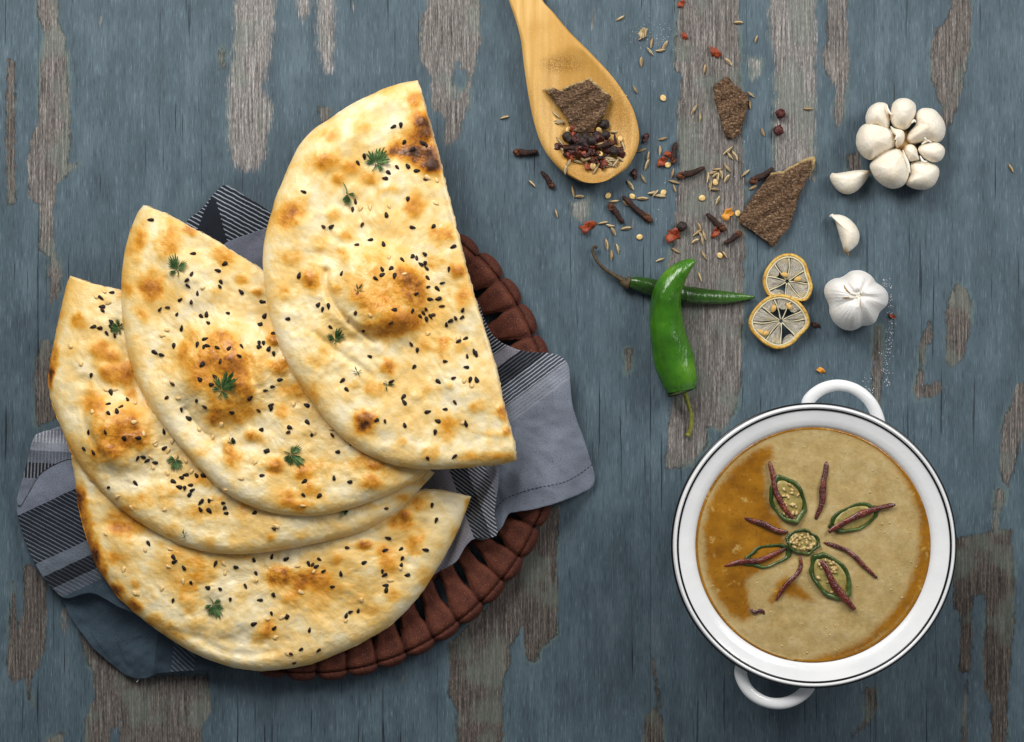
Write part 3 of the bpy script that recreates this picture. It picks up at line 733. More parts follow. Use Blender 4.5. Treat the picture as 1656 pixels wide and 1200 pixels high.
SEEDB = {
'A': [(cn1, [(833,335),(876,326),(895,424),(1000,428),(1020,437),(943,465),(668,506),(632,542),(856,566),(915,560),(968,586),(806,596),(786,629),(1018,636),(320,706),(617,762),(601,808),(916,748),(793,838),(433,906),(480,906),(655,895),(944,910),(1062,904),(702,980),(624,1008),(777,1004),(1175,1020),(1012,1062),(885,1094),(943,1076),(967,1084),(990,1120),(1015,1115),(1022,1142),(769,1148),(820,1143),(1150,1150),(295,1184),(538,1172),(840,1186),(770,1180)]),
      (cn2, [(733,72),(1030,68),(1034,120),(1114,98),(1085,130),(967,160),(1044,190),(1090,188),(405,222),(463,230),(428,249),(617,268),(838,250),(943,259),(1020,247),(1006,270),(1022,305),(1046,290),(1058,280),(1230,252),(1188,298),(1225,295),(1158,315),(1136,335),(988,288),(1110,230),(230,302),(475,350),(663,372),(935,447),(970,482),(1205,430),(1245,414),(698,516),(1295,490),(1307,503),(1255,515),(1130,545),(952,577),(1250,578),(1178,640),(1090,660),(1272,650),(1308,650),(542,655),(567,705),(823,660),(890,748),(895,778),(1185,780),(1128,818),(1030,833),(1247,900),(737,882),(786,888),(1086,886),(898,909),(1072,950),(1030,1100),(1182,1090),(820,327)])],
'B': [(cn2, [(88,205),(72,332),(98,285),(148,385),(67,440),(92,440),(68,462),(122,473),(150,502),(187,650),(145,690),(105,712),(17,757),(63,826),(135,795),(135,815),(338,795),(343,892),(242,922),(233,950),(370,960),(483,965),(80,935),(110,1055),(515,1062),(593,1010)]),
      (cn3, [(688,132),(945,337),(1137,400),(1095,440),(937,460),(907,500),(915,535),(1115,510),(1107,537),(972,578),(868,618),(934,632),(790,665),(745,676),(848,706),(995,717),(1027,706),(1156,698),(1237,570),(1367,630),(1353,765),(876,791),(828,897),(713,937),(755,952),(1018,855),(970,890),(1010,905),(1033,896),(1093,908),(1163,912),(1240,900),(1225,958),(1000,1012),(1110,990),(1075,1083),(1057,1133),(985,1100),(1036,757),(820,1130)]),
      (cn4, [(825,92),(920,170),(965,222),(1015,113),(1066,150),(1240,187),(1360,95),(1250,365),(1435,587),(1463,430),(1428,293)]),
      (cn5, [(205,625),(395,603),(495,628),(200,713),(300,718)])],
'C': [(cn3, [(452,573),(387,606),(393,660),(398,682),(448,750),(340,782),(379,790),(450,785),(458,800),(422,822),(470,835),(327,1077),(448,1180)]),
      (cn4, [(575,100),(453,130),(533,148),(508,175),(455,190),(434,310),(327,310),(556,352),(645,348),(298,418),(357,440),(808,306),(812,412),(640,480),(675,470),(700,495),(752,505),(870,625),(920,600),(947,583),(1015,587),(1060,588),(628,637),(453,664),(905,660),(940,668),(977,648),(990,680),(973,708),(1040,762),(1052,752),(1097,748),(1040,803),(1098,812),(1187,763),(1195,795),(1205,828),(1508,927),(1385,825)]),
      (cn5, [(728,798)])],
'D': [(cn6, [(510,360),(657,442),(663,467),(717,503),(903,480),(1025,500),(1130,457),(1320,452),(1142,535),(760,592),(857,620),(1080,611),(990,690),(930,627),(1245,664),(1165,693),(1233,772),(1323,790),(1250,858),(1130,833),(653,697),(1236,437)]),
      (cn7, [(931,134),(955,222),(675,325),(660,395),(750,388),(757,444),(753,480),(893,393),(437,380),(82,447),(275,448),(213,475),(235,480),(258,490),(300,517),(400,532),(352,608),(537,467),(642,520),(655,540),(660,600),(665,625),(787,540),(8,657),(87,782),(457,755),(432,775),(502,748),(218,860),(270,980),(168,973),(110,1000),(130,1053)])],
}
SEEDW = {
'A': [(cn1, [(1030,625),(1080,637),(645,800),(700,795),(810,790),(1075,770),(808,1080)]), (cn2, [(570,305),(895,45),(1240,655),(1282,680),(1232,895),(1030,385),(1205,410),(700,280)])],
'B': [(cn3, [(785,800),(760,833),(1005,545),(815,1112)]), (cn4, [(1173,265),(1030,290),(1120,345),(1390,503),(1300,605),(900,95),(1200,680)]), (cn2, [(44,1120),(262,790),(480,930)]), (cn5, [(198,780),(262,310),(138,130)])],
'C': [(cn3, [(408,570),(355,597),(430,635),(202,897),(268,1005),(420,1165),(470,1160)]), (cn4, [(627,120),(350,178),(620,245),(680,318),(757,390),(860,370),(727,470),(740,535),(830,570),(985,560),(945,490),(835,430),(510,722),(810,805),(600,795),(1525,910),(750,375),(1105,735)])],
'D': [(cn6, [(260,304),(362,513),(490,395),(447,653),(427,650),(587,627),(627,495),(637,393),(713,583),(955,480),(960,533),(1142,580),(1213,805),(1290,793),(1257,912),(1330,1008)]), (cn7, [(148,487),(243,518),(520,687),(430,805),(60,785),(20,905),(168,640),(745,500),(690,570)])],
}
def seed_mesh(name, mat, L, w, h, seed):
    rr = np.random.RandomState(seed)
    u = np.linspace(0, np.pi, 6)[1:-1]; n = 7
    V = [(-L, 0, 0)]
    for a in u:
        r = math.sin(a) * (1 - .42 * math.cos(a))
        for k in range(n):
            t = 2 * math.pi * k / n
            V.append((-L * math.cos(a), w * r * math.cos(t) * (1 + .06 * rr.randn()), h * r * math.sin(t)))
    V.append((L, 0, 0)); m = len(u)
    F = [[0, 1 + (k + 1) % n, 1 + k] for k in range(n)]
    F += (ring_faces(m, n, 1)).tolist()
    e = len(V) - 1
    F += [[e, 1 + (m - 1) * n + k, 1 + (m - 1) * n + (k + 1) % n] for k in range(n)]
    return mk(name, V, F, mat)
M_bseed = simple('black_seed_coat', '#120b0a', '#22150f', 500, 0.55, spec=0.3)
M_wseed = simple('toasted_sesame', '#d9a850', '#f0d49a', 300, 0.45, c3='#c98b35', spec=0.5)
M_nseed = simple('brown_seed_coat', '#2a140a', '#4a2812', 500, 0.55, spec=0.3)
BS = [seed_mesh('black_seed', M_bseed, .0020 * k, .00118 * k, .0009, s) for s, k in enumerate((1.0, 1.08, .92, 1.0, .85, 1.04))] + [seed_mesh('black_seed', M_nseed, .0018, .0010, .0008, 8)]
WS = [seed_mesh('sesame_seed', M_wseed, .0019 * k, .0012 * k, .0008, 9 + s) for s, k in enumerate((1.0, 1.1, .92))]
NF = {}
for nm in 'DCBA':
    d = NA[nm]
    f = naan_top(nm); NF[nm] = f
    cr1 = spline(d['crust'], 330)
    ct = polyline(d['cut'], 140, False)[1:-1]
    tg = np.gradient(ct, axis=0); tg /= np.linalg.norm(tg, axis=1)[:, None]
    ct = ct + (2.4 * fbm(ct[:, 0] / 5, ct[:, 1] / 5, 4))[:, None] * np.stack([-tg[:, 1], tg[:, 0]], -1)
    cr1 = cr1 + .9 * np.stack([fbm(cr1[:, 0] / 18, cr1[:, 1] / 18, 2), fbm(cr1[:, 0] / 18, cr1[:, 1] / 18, 6)], -1) * 1.6
    outl = np.vstack([cr1, ct])
    cw = W(d['c'][0], d['c'][1], 0); z0 = float(d['plane'](np.array([d['c'][0]]), np.array([d['c'][1]]))[0])
    root = empty('naan_bread', (cw[0], cw[1], z0))
    tag(root, d['label'], 'bread', 'halved naan breads in the basket')
    cache = {}
    def ztop(x, y, t):
        z, dc, dk = f(x, y); cache['dc'] = dc; cache['dk'] = dk; return z
    def zbot(x, y, t): return d['plane'](x, y) + .0002
    def brown(x, y, t, top):
        b = np.zeros(len(x))
        xx = x + 6 * fbm(x / 16, y / 16, 5, 3); yy = y + 6 * fbm(x / 16, y / 16, 6, 3)
        for c, l in SPOT[nm]:
            for (sx, sy, rx, ry, k) in l:
                q = CR(c[0], c[1], [(sx, sy)])[0]; rx2 = rx / c[1] * 1.06; ry2 = ry / c[1] * 1.06
                e = ((xx - q[0]) / rx2) ** 2 + ((yy - q[1]) / ry2) ** 2
                b = b + (1 - b) * k * np.exp(-e ** 1.5)
        b = b * .84
        for sx, sy, rx, ry, k in {'A': [(640, 490, 66, 50, .42), (600, 440, 50, 40, .22)], 'B': [(372, 615, 58, 66, .42), (340, 570, 50, 40, .25)], 'C': [(190, 705, 56, 52, .42)], 'D': [(330, 900, 80, 35, .2), (520, 945, 70, 40, .2), (690, 850, 36, 60, .22)]}[nm]:
            b = b + (1 - b) * k * np.exp(-(((xx - sx) / rx) ** 2 + ((yy - sy) / ry) ** 2) ** 1.4)
        _, dc, dk = f(x, y)
        # baked rim: the crust turns golden where it was thin
        rim = {'A': .14, 'B': .22, 'C': .30, 'D': .45}[nm]
        side = np.clip((420 - x) / 260, 0, 1) if nm in 'CD' else 1.0
        b = b + (1 - b) * rim * side * np.exp(-(dc / 9) ** 2) * (.6 + fbm(x / 30, y / 30, 7, 2))
        for sx, sy, rx, ry, k in {'A': [(687, 205, 26, 22, .28), (690, 250, 30, 24, .30), (655, 243, 34, 13, .32), (592, 682, 17, 15, .25), (700, 268, 14, 12, .3)], 'D': [(150, 880, 10, 60, .3), (190, 965, 14, 16, .25), (122, 800, 10, 40, .3)], 'C': [(80, 610, 7, 26, .4)]}.get(nm, []):
            b = b + k * np.exp(-(((xx - sx) / rx) ** 2 + ((yy - sy) / ry) ** 2) ** 1.4)
        return np.clip(b, 0, 1.5) * .64
    at = dict(brown=brown, edge=lambda x, y, t, top: t, cut=lambda x, y, t, top: np.clip(1 - f(x, y)[2] / 4.0, 0, 1) * .8)
    solid('bread_body', outl, d['c'], ztop, zbot, M_naan, root, rings=96, power=1.35, brings=4, attrs=at)
    # baked-on seeds belong to the bread
    for table_, meshes, nme in ((SEEDB, BS, 'black_seed'), (SEEDW, WS, 'sesame_seed')):
        for c, l in table_[nm]:
            P = CR(c[0], c[1], l)
            z, dc, dk = f(P[:, 0], P[:, 1])
            zx = f(P[:, 0] + 3, P[:, 1])[0]; zy = f(P[:, 0], P[:, 1] + 3)[0]
            for k in range(len(P)):
                w = W(P[k, 0], P[k, 1], z[k] + .0004)
                tx = (zx[k] - z[k]) / (3 * S); ty = -(zy[k] - z[k]) / (3 * S)
                a = rnd.uniform(0, 6.28)
                m = Vector((-tx, -ty, 1)).normalized().to_track_quat('Z', 'Y').to_matrix() @ Matrix.Rotation(a, 3, 'Z')
                o = inst(nme, meshes[rnd.randrange(len(meshes))], tuple(w), m.to_euler(), (rnd.uniform(.85, 1.12), rnd.uniform(.8, 1.12), rnd.uniform(.7, 1.0)), root)

# ------------------------------------------------------------------ coriander leaves
def leaf_mat():
    g = G('coriander_green')
    n = g.noise(g.obj(), 300, 4)
    g.set(color=g.ramp(n, [(0.3, '#28441f'), (0.55, '#466634'), (0.75, '#7a9560')]), rough=0.5, spec=0.4, normal=g.bump(n, .0005, .6))
    return g.m
M_leaf = leaf_mat()
def leaflet(base, ang, L, wd, rr, teeth=4):
    """a fan-shaped lobed leaflet as a closed thin body in local px units"""
    out = []
    N = 34
    for i in range(N + 1):
        a = -1 + 2 * i / N
        th = a * wd
        lob = .62 + .38 * abs(math.cos(a * math.pi * (teeth + .5) / 2)) + .05 * rr.randn()
        r = L * lob * (1 - .28 * a * a)
        out.append((r * math.cos(th), r * math.sin(th)))
    pts = [(0, 0)] + out
    P = np.array(pts)
    c, s = math.cos(ang), math.sin(ang)
    Q = np.stack([P[:, 0] * c - P[:, 1] * s + base[0], P[:, 0] * s + P[:, 1] * c + base[1]], -1)
    return Q, P
LEAVES = [ # naan, px,py,size, heading (deg, image up = 90), shape, label
 ('A', 613, 252, 30, 65, 'full', 'broad coriander leaf beside the scorched patch on the top naan'),
 ('A', 564, 322, 20, -70, 'stem', 'coriander leaf with long thin stem upright on the top naan'),
 ('A', 581, 465, 13, 60, 'thin', 'small coriander leaf on the puffed centre of the top naan'),
 ('A', 543, 540, 19, 80, 'full', 'narrow coriander leaf beside the puffed centre of the top naan'),
 ('A', 577, 597, 11, 100, 'thin', 'wispy coriander shred below the narrow leaf on the top naan'),
 ('A', 630, 624, 13, -20, 'thin', 'small forked coriander sprig near the cloth side of the top naan'),
 ('B', 285, 425, 25, 95, 'full', 'pointed coriander leaf near the upper corner of the second naan'),
 ('B', 362, 618, 30, 70, 'full', 'large drooping coriander sprig on the second naan puffed centre'),
 ('B', 480, 738, 25, -20, 'full', 'bright frilly coriander leaf near lower crust of the second naan'),
 ('B', 375, 712, 9, 30, 'thin', 'tiny coriander scrap below the puffed centre of the second naan'),
 ('C', 186, 527, 17, 160, 'full', 'coriander leaf half tucked under the second naan edge'),
 ('C', 281, 752, 19, -110, 'full', 'folded dark coriander leaf on the third naan among seeds'),
 ('C', 298, 861, 10, 80, 'thin', 'tiny coriander sprig near the lower crust of the third naan'),
 ('C', 557, 829, 10, -90, 'full', 'small coriander leaf poking out below the second naan crust'),
 ('D', 350, 987, 25, -60, 'full', 'dark green coriander leaf alone on the bottom naan'),
]
for li, (nm, px, py, sz, hd, shp, lab) in enumerate(LEAVES):
    rr = np.random.RandomState(40 + li)
    f = NF[nm]
    fan = {'full': [(0, 1.0, .60), (55, .78, .5), (-55, .78, .5), (105, .55, .42), (-105, .55, .42)], 'stem': [(0, 1.0, .45), (48, .75, .4), (-48, .75, .4)], 'thin': [(0, 1.0, .20), (50, .8, .16), (-55, .75, .16), (110, .5, .14)]}[shp]
    V = []; F = []
    h0 = math.radians(hd)
    bx, by = px - math.cos(h0) * sz * .45, py + math.sin(h0) * sz * .45
    for a, l, wd in fan:
        ang = h0 + math.radians(a + rr.uniform(-20, 20))
        Q, P = leaflet((0, 0), ang, sz * l * rr.uniform(.9, 1.1), wd * rr.uniform(.75, 1.15), rr, rr.randint(3, 7) if shp != 'thin' else 1)
        off = (math.cos(ang) * sz * .05, math.sin(ang) * sz * .05)
        n = len(Q); k = len(V)
        for sgn in (1, 0):
            for i in range(n):
                x = bx + Q[i, 0] + off[0]; y = by - Q[i, 1] - off[1]
                r = math.hypot(P[i, 0], P[i, 1]) / sz
                z = .0007 + .0016 * r * r * (1 + math.sin(li * 2.1)) + .0012 * abs(P[i, 1]) / sz + .0005 * (math.sin(i * 12.9 + li) % 1.0) + (.00022 if sgn else 0)
                V.append((x, y, z))
        # triangulated fan with midpoints
        for i in range(1, n - 1):
            F.append([k, k + i, k + i + 1]); F.append([k + n, k + n + i + 1, k + n + i])
            F.append([k + i, k + n + i, k + n + i + 1, k + i + 1])
    hs = h0 + math.pi
    sl = sz * (1.0 if shp == 'stem' else .45)
    st = []
    for t in np.linspace(0, 1, 7):
        x = bx + math.cos(hs) * sl * t + 2 * math.sin(3 * t); y = by - math.sin(hs) * sl * t
        st.append((x, y, .0011))
    V = np.array(V); V = W(V[:, 0], V[:, 1], f(V[:, 0], V[:, 1])[0] + V[:, 2])
    st = np.array(st); st = W(st[:, 0], st[:, 1], f(st[:, 0], st[:, 1])[0] + st[:, 2])
    tv, tf = tube_geo(np.array(st), np.linspace(.0004, .0003, 7), 6)
    o_ = np.mean(np.array(V), 0); o_[2] = min(v[2] for v in V)
    root = mesh_obj('coriander_leaf', V, F, M_leaf, None, tuple(o_), smooth=False)
    tag(root, lab, 'herb leaf', 'coriander leaves on the naan')
    mesh_obj('leaf_stem', tv, tf, M_leaf, root)
# hem stitching and the loose white thread of the napkin
def zflap(x, y): return zring(x, y, .0205, .005, 75) + .0035 * np.exp(-((x - 905) / 28) ** 2) + .0005 + .0022 * np.sin((x * .55 - y * .35) / 22.0) - .004 * np.exp(-(((x - 800) * .8 + (y - 800) * .55) / 16) ** 2)
hem = CR((700, 540), 3.333, [(858,705),(800,750),(720,795),(640,815),(540,835),(450,865),(395,885),(350,930),(320,985),(270,1005),(225,1015)])
V, F = thread(hem, M_thread, lambda x, y: zflap(x, y) + .0007, .00032, dash=34)
mesh_obj('hem_stitch', V, F, M_thread, napkin)
zs = lambda x, y: .0012 + .016 * np.clip(((x - 95) * .55 - (y - 965) * .62 + 60) / 190, 0, 1) + .0013 * np.sin((x * .5 - y) / 13) + .0026
V, F = join([thread(CR((100, 780), 3.637, q), M_wthread, zs, .00022, dash=n_) for q, n_ in (([(330,945),(400,920),(470,900)], 12), ([(320,920),(345,990),(380,1060)], 12), ([(170,880),(240,980),(330,1080)], 14))])
mesh_obj('hem_stitch', V, F, M_thread, napkin)
V, F = thread(CR((100, 780), 3.637, [(440, 1175), (455, 1155), (462, 1130), (455, 1118)]), M_wthread, lambda x, y: .004 + 0 * x, .0003)
mesh_obj('loose_thread', V, F, M_wthread, napkin)

# ------------------------------------------------------------------ wooden spoon
def spoon_mat():
    g = G('oiled_spoon_wood')
    p = g.map(g.obj(), (1, 1, 1))
    rot = g.node('ShaderNodeMapping'); g.put(rot.inputs['Vector'], g.obj())
    rot.inputs['Rotation'].default_value = (0, 0, math.radians(-25)); rot.inputs['Scale'].default_value = (260, 14, 60)
    gr = g.noise(rot.outputs[0], 1, 4, .6); big = g.noise(p, 16, 3); sp = g.noise(p, 1300, 2)
    c = g.ramp(gr, [(0.25, '#c4964c'), (0.5, '#d8ab60'), (0.75, '#e4bf7c')])
    c = g.mix(g.rng(big, .42, .62, 0, .6), c, lin('#bd8a38'))
    st = g.attr('bowl_shade')
    c = g.mix(g.math('MULTIPLY', st, g.rng(sp, .35, .6)), c, lin('#8f6428'))  # bowl's painted shading darkens the wood here
    c = g.mix(g.rng(sp, .66, .72, 0, .5), c, lin('#efdcae'))
    g.set(color=c, rough=.5, spec=.35, normal=g.bump(g.math('ADD', gr, g.math('MULTIPLY', sp, .6)), .0003, .6))
    return g.m
M_spoon = spoon_mat()
cs = ((810, 0), 3.872)
spl = [(805,-330),(806,-200),(812,-80),(817,-30)] + [tuple(q) for q in CR(*cs, [(50,0),(90,120),(125,250),(150,450),(190,690),(240,870),(300,980),(380,1070),(440,1110)])]
spr = [(838,-330),(842,-200),(856,-80),(868,-30)] + [tuple(q) for q in CR(*cs, [(260,0),(330,80),(430,200),(560,330),(690,470),(770,580),(830,690),(865,830),(855,930),(800,1040),(740,1090)])]
bot = [tuple(q) for q in CR(*cs, [(440,1110),(500,1138),(560,1147),(620,1143),(680,1125),(740,1090)])]
outl = spl + bot[1:-1] + spr[::-1]
def sp_top(x, y):
    # local axes of the bowl
    ax = np.array([.33, .944]); cx, cy = 951, 194
    a = (x - cx) * ax[0] + (y - cy) * ax[1]; b = (x - cx) * ax[1] - (y - cy) * ax[0]
    e = np.sqrt((a / np.where(a < 0, 122, 92)) ** 2 + (b / 72) ** 2)
    bowl = .0080 * np.clip(1 - e ** 2.2, 0, 1)
    base = .0135 + .000010 * np.clip(120 - y, 0, 600) * .6
    return base - bowl
L_ = spline(spl, 90); R_ = spline(spr, 90)
Lp = np.vstack([L_, ]); Rp = R_
# cross sections from the handle end to the tip: ribs between the left and right edges
ribsL = np.vstack([spline(spl, 100), spline(bot[:4], 14)[1:]]); ribsR = np.vstack([spline(spr, 100), spline(bot[::-1][:3], 14)[1:]])
nu = 33
u = (1 - np.cos(np.linspace(0, np.pi, nu))) / 2
P = ribsL[:, None, :] * (1 - u)[None, :, None] + ribsR[:, None, :] * u[None, :, None]
nr = len(ribsL)
edge = np.abs(2 * u - 1)
X, Y = P[..., 0], P[..., 1]
rnd_e = np.clip((edge[None] - .86) / .14, 0, 1) ** 2
wid = np.linalg.norm(ribsR - ribsL, axis=1)[:, None]
zt = sp_top(X, Y) - .0022 * rnd_e
zb_ = np.clip(sp_top(X, Y) - .0055 - .003 * (1 - edge[None] ** 2), .0004, 1) + .0035 * rnd_e
V = np.vstack([W(X, Y, zt).reshape(-1, 3), W(X, Y, np.minimum(zb_, zt - .0004)).reshape(-1, 3)])
i = np.arange(nr - 1)[:, None] * nu + np.arange(nu - 1)[None]
q = np.stack([i, i + nu, i + nu + 1, i + 1], -1).reshape(-1, 4); n = nr * nu
F = q.tolist() + (q[:, ::-1] + n).tolist()
for a in range(nr - 1):
    F.append([a * nu + nu, a * nu, n + a * nu, n + a * nu + nu]); b = a * nu + nu - 1
    F.append([b, b + nu, n + b + nu, n + b])
for a in range(nu - 1):
    F.append([a, a + 1, n + a + 1, n + a]); b = (nr - 1) * nu + a
    F.append([b + 1, b, n + b, n + b + 1])
xx, yy = np.concatenate([X.ravel()] * 2), np.concatenate([Y.ravel()] * 2)
bowl_shade = .75 * np.exp(-(((xx - 908) / 38) ** 2 + ((yy - 103) / 15) ** 2) ** 2) + .45 * np.exp(-(((xx - 995) / 30) ** 2 + ((yy - 190) / 60) ** 2)) + .35 * np.exp(-(((xx - 960) / 70) ** 2 + ((yy - 275) / 16) ** 2)) + .28 * np.clip((yy - 90) / 60, 0, 1)  # browner bowl wood, with depth shading at its edges painted into the colour
spoon = mesh_obj('wooden_spoon', V, F, M_spoon, None, None, dict(bowl_shade=bowl_shade))
tag(spoon, 'golden wooden spoon holding whole spices on the blue table', 'spoon')

# ------------------------------------------------------------------ cassia bark pieces
def bark_mat():
    g = G('dry_bark')
    n = g.noise(g.obj(), 900, 4, .75); m = g.noise(g.map(g.obj(), (400, 900, 400)), 1, 3, .65)
    v = g.math('ADD', g.math('MULTIPLY', n, .55), g.math('MULTIPLY', m, .45))
    c = g.ramp(v, [(0.36, '#2c1f16'), (0.47, '#5a4433'), (0.55, '#79604a'), (0.66, '#bca488')])
    c = g.mix(g.attr('rimcut'), c, g.ramp(n, [(.35, '#8f7446'), (.65, '#d2b986')]))
    g.set(color=c, rough=.9, spec=.15, normal=g.bump(v, .0022, .9))
    return g.m
M_bark = bark_mat()
def bark(outline, z0, thick, label, bend=(0, 0), pale=None, seed=0):
    o = polyline(outline, 150)
    o = o + 2.2 * np.stack([fbm(o[:, 0] / 6, o[:, 1] / 6, seed), fbm(o[:, 0] / 6, o[:, 1] / 6, seed + 1)], -1)
    c = o.mean(0)
    zf = lambda x, y: (z0(x, y) if callable(z0) else z0) + bend[0] * ((x - c[0]) / 50) ** 2 + bend[1] * ((y - c[1]) / 50) ** 2
    def zt(x, y, t): return zf(x, y) + thick * (1 - .25 * np.clip((t - .9) / .1, 0, 1)) + .0011 * fbm(x / 5, y / 5, seed, 3) + .0006 * np.sin((x * .6 + y) / 4.5)
    def zb(x, y, t): return zf(x, y) + .0003
    at = dict(rimcut=lambda x, y, t, top: (np.clip((t - .90) / .05, 0, 1) * (pale(x, y) if pale else .0)))
    ob = solid('cassia_bark', o, c, zt, zb, M_bark, None, 26, 1.2, 3, at)
    return tag(ob, label, 'bark', 'pieces of cassia bark')
c3_ = ((1060, 200), 5.4537); c2_ = ((1010, 30), 6.0)
bark([(879,144),(892,141),(905,146),(917,139),(930,134),(953,125),(970,138),(988,156),(983,172),(975,190),(962,205),(945,213),(930,214),(922,203),(915,190),(900,168)],
     lambda x, y: .0125 - .0035 * np.clip((y - 140) / 60, 0, 1), .003, 'dark bark chip resting in the wooden spoon', (0, 0), lambda x, y: 1.0 * (y < 152), 1)
bark(CR(*c2_, [(855,655),(1000,555),(1060,640),(1130,690),(1205,740),(1195,870),(1150,1040),(1130,1110),(1040,1165),(975,1140),(930,960),(870,790)]), .0005, .0036, 'small brown bark chip lying flat on the bare grey wood strip', (.0006, .0002), None, 2)
bark(CR(*c3_, [(720,850),(760,800),(850,650),(940,540),(1030,430),(1120,420),(1240,350),(1340,300),(1395,288),(1415,310),(1400,400),(1330,500),(1280,600),(1250,700),(1190,900),(1110,1000),(1040,1090),(930,1000),(800,910)]), .0008, .0042, 'large pointed bark piece leaning beside a clove near lemon slices', (.0004, .0004), lambda x, y: 1.0 * (y < 282), 3)

# ------------------------------------------------------------------ small spices
M_clove = simple('dried_clove', '#1a0f0c', '#301b14', 500, .75, .0006, c3='#46291c', detail=5)
M_bud = simple('clove_bud', '#33190e', '#57301a', 600, .7, .0004, c3='#784526')
M_pepper = simple('peppercorn_skin', '#171212', '#2e2422', 700, .6, .0008, c3='#4a3a34', detail=5)
M_rpepper = simple('reddish_peppercorn_skin', '#2a100e', '#4a1f1a', 700, .5, .0008, c3='#6d332a', detail=5)
def cumin_mat():
    g = G('cumin_husk')
    n = g.noise(g.map(g.obj(), (150, 1600, 1600)), 1, 3, .6); m = g.noise(g.node('ShaderNodeObjectInfo').outputs['Location'], 90, 1)
    c = g.ramp(n, [(.36, '#5c4c36'), (.5, '#a8936c'), (.64, '#e0cfa8')])
    c = g.mix(g.rng(m, .45, .65, 0, .5), c, lin('#8a6a40'))
    g.set(color=c, rough=.7, spec=.25)
    return g.m
M_cumin = cumin_mat()
M_flake = simple('red_chilli_flake', '#551808', '#8a3410', 500, .5, .0006, c3='#ad501c', spec=.5)
M_oflake = simple('orange_chilli_flake', '#a8661a', '#d38a20', 500, .5, .0006, c3='#e3aa3c', spec=.5)
M_dflake = simple('dark_chilli_flake', '#2a0c08', '#4e1a10', 500, .5, .0006, spec=.5)
M_yseed = simple('chilli_seed_coat', '#c8964a', '#e0c07c', 400, .5, .0003, c3='#efdcac')

def cumin_mesh(s):
    rr = np.random.RandomState(s); L = .0033 * rr.uniform(.85, 1.2); n = 10; K = 9
    V = []; cur = rr.uniform(-.0005, .0005)
    for k in range(K):
        t = k / (K - 1); r = .00105 * (math.sin(math.pi * t) ** .75 if 0 < t < 1 else .12) * rr.uniform(.97, 1.03)
        for j in range(n):
            a = 2 * math.pi * j / n
            q = r * (1 + .13 * math.cos(5 * a))
            V.append((L * (2 * t - 1), q * math.cos(a) + cur * math.sin(math.pi * t), q * .8 * math.sin(a)))
    F = ring_faces(K, n).tolist() + [list(range(n)), [(K - 1) * n + j for j in range(n)][::-1]]
    # little stalk
    return mk('cumin_seed', V, F, M_cumin)
CM = [cumin_mesh(s) for s in range(6)]
def pepper_mesh(s, mat):
    rr = np.random.RandomState(s); V = []; F = []
    n = 18; K = 12
    for k in range(K + 1):
        a = math.pi * k / K
        for j in range(n):
            b = 2 * math.pi * j / n
            r = .0031 * (1 + .11 * math.sin(3 * b + 2 * a + s) * math.sin(a) + .05 * rr.randn() + .06 * math.cos(5 * a + 2 * b))
            V.append((r * math.sin(a) * math.cos(b), r * math.sin(a) * math.sin(b), r * math.cos(a)))
    F = ring_faces(K + 1, n, 0).tolist()
    return mk('peppercorn', V, F, mat)
PP = [pepper_mesh(s, M_pepper) for s in range(3)] + [pepper_mesh(9 + s, M_rpepper) for s in range(2)]
def clove_meshes(s, L):
    rr = np.random.RandomState(s)
    K = 16
    x = np.linspace(-L / 2, L / 2 - .0030, K)
    rad = np.interp(np.linspace(0, 1, K), [0, .05, .3, .7, .92, 1], [.0007, .0012, .0017, .0019, .0022, .0017]) * rr.uniform(.9, 1.1, K)
    path = np.stack([x, .0012 * np.sin(np.linspace(0, 2.2, K) + s), 0 * x], -1)
    V, F = tube_geo(path, rad, 9, .9, wob=lambda t, th: .12 * np.sin(3 * th + 9 * t + s) + .06 * rr.randn(len(th)))
    me = mk('clove', V, F, M_clove)
    # bud: four prongs and the round flower bud
    hx, hy = path[-1, 0], path[-1, 1]
    parts = []
    n = 10; V2 = []
    K2 = 7
    for k in range(K2):
        a = math.pi * k / (K2 - 1)
        for j in range(n):
            b = 2 * math.pi * j / n
            r = .00205 * (1 + .06 * rr.randn())
            V2.append((hx + .0014 - r * math.cos(a), hy + r * math.sin(a) * math.cos(b), r * math.sin(a) * math.sin(b)))
    parts.append((V2, ring_faces(K2, n)))
    for j in range(4):
        b = math.pi / 2 * j + .5
        p0 = np.array([hx - .0004, hy + .0015 * math.cos(b), .0015 * math.sin(b)])
        p1 = p0 + np.array([.0016, .0013 * math.cos(b), .0013 * math.sin(b)])
        parts.append(tube_geo(np.linspace(p0, p1, 4), [.0009, .0008, .0005, .0001], 5))
    V3, F3 = join(parts)
    return me, mk('clove_bud', V3, F3, M_bud)
CL = [clove_meshes(s, .0150) for s in range(5)]
def flake_mesh(s, mat, r=.0026):
    rr = np.random.RandomState(s); n = 14
    th = np.linspace(0, 2 * np.pi, n, endpoint=False)
    R = r * .92 * (1 + .17 * rr.randn(n)).clip(.6, 1.4) * (1 + .25 * np.cos(2 * th + s))
    top = []; 
    for q in (.0, .55, 1.0):
        for j in range(n):
            top.append((R[j] * q * math.cos(th[j]), R[j] * q * math.sin(th[j]), .0009 * math.sin(2.0 * th[j] + s) * q + .0004 * rr.randn() * q + .0012))
    V = top + [(x, y, z - .0006) for x, y, z in top]
    F = ring_faces(3, n, 0, True).tolist() + ring_faces(3, n, 3 * n).tolist()
    F += [[2 * n + (j + 1) % n, 2 * n + j, 5 * n + j, 5 * n + (j + 1) % n] for j in range(n)]
    return mk('chilli_flake', V, F, mat)
FL = {'r': [flake_mesh(s, M_flake) for s in range(3)], 'o': [flake_mesh(5 + s, M_oflake) for s in range(2)], 'd': [flake_mesh(9 + s, M_dflake) for s in range(2)], 'h': [flake_mesh(14, M_cumin)]}
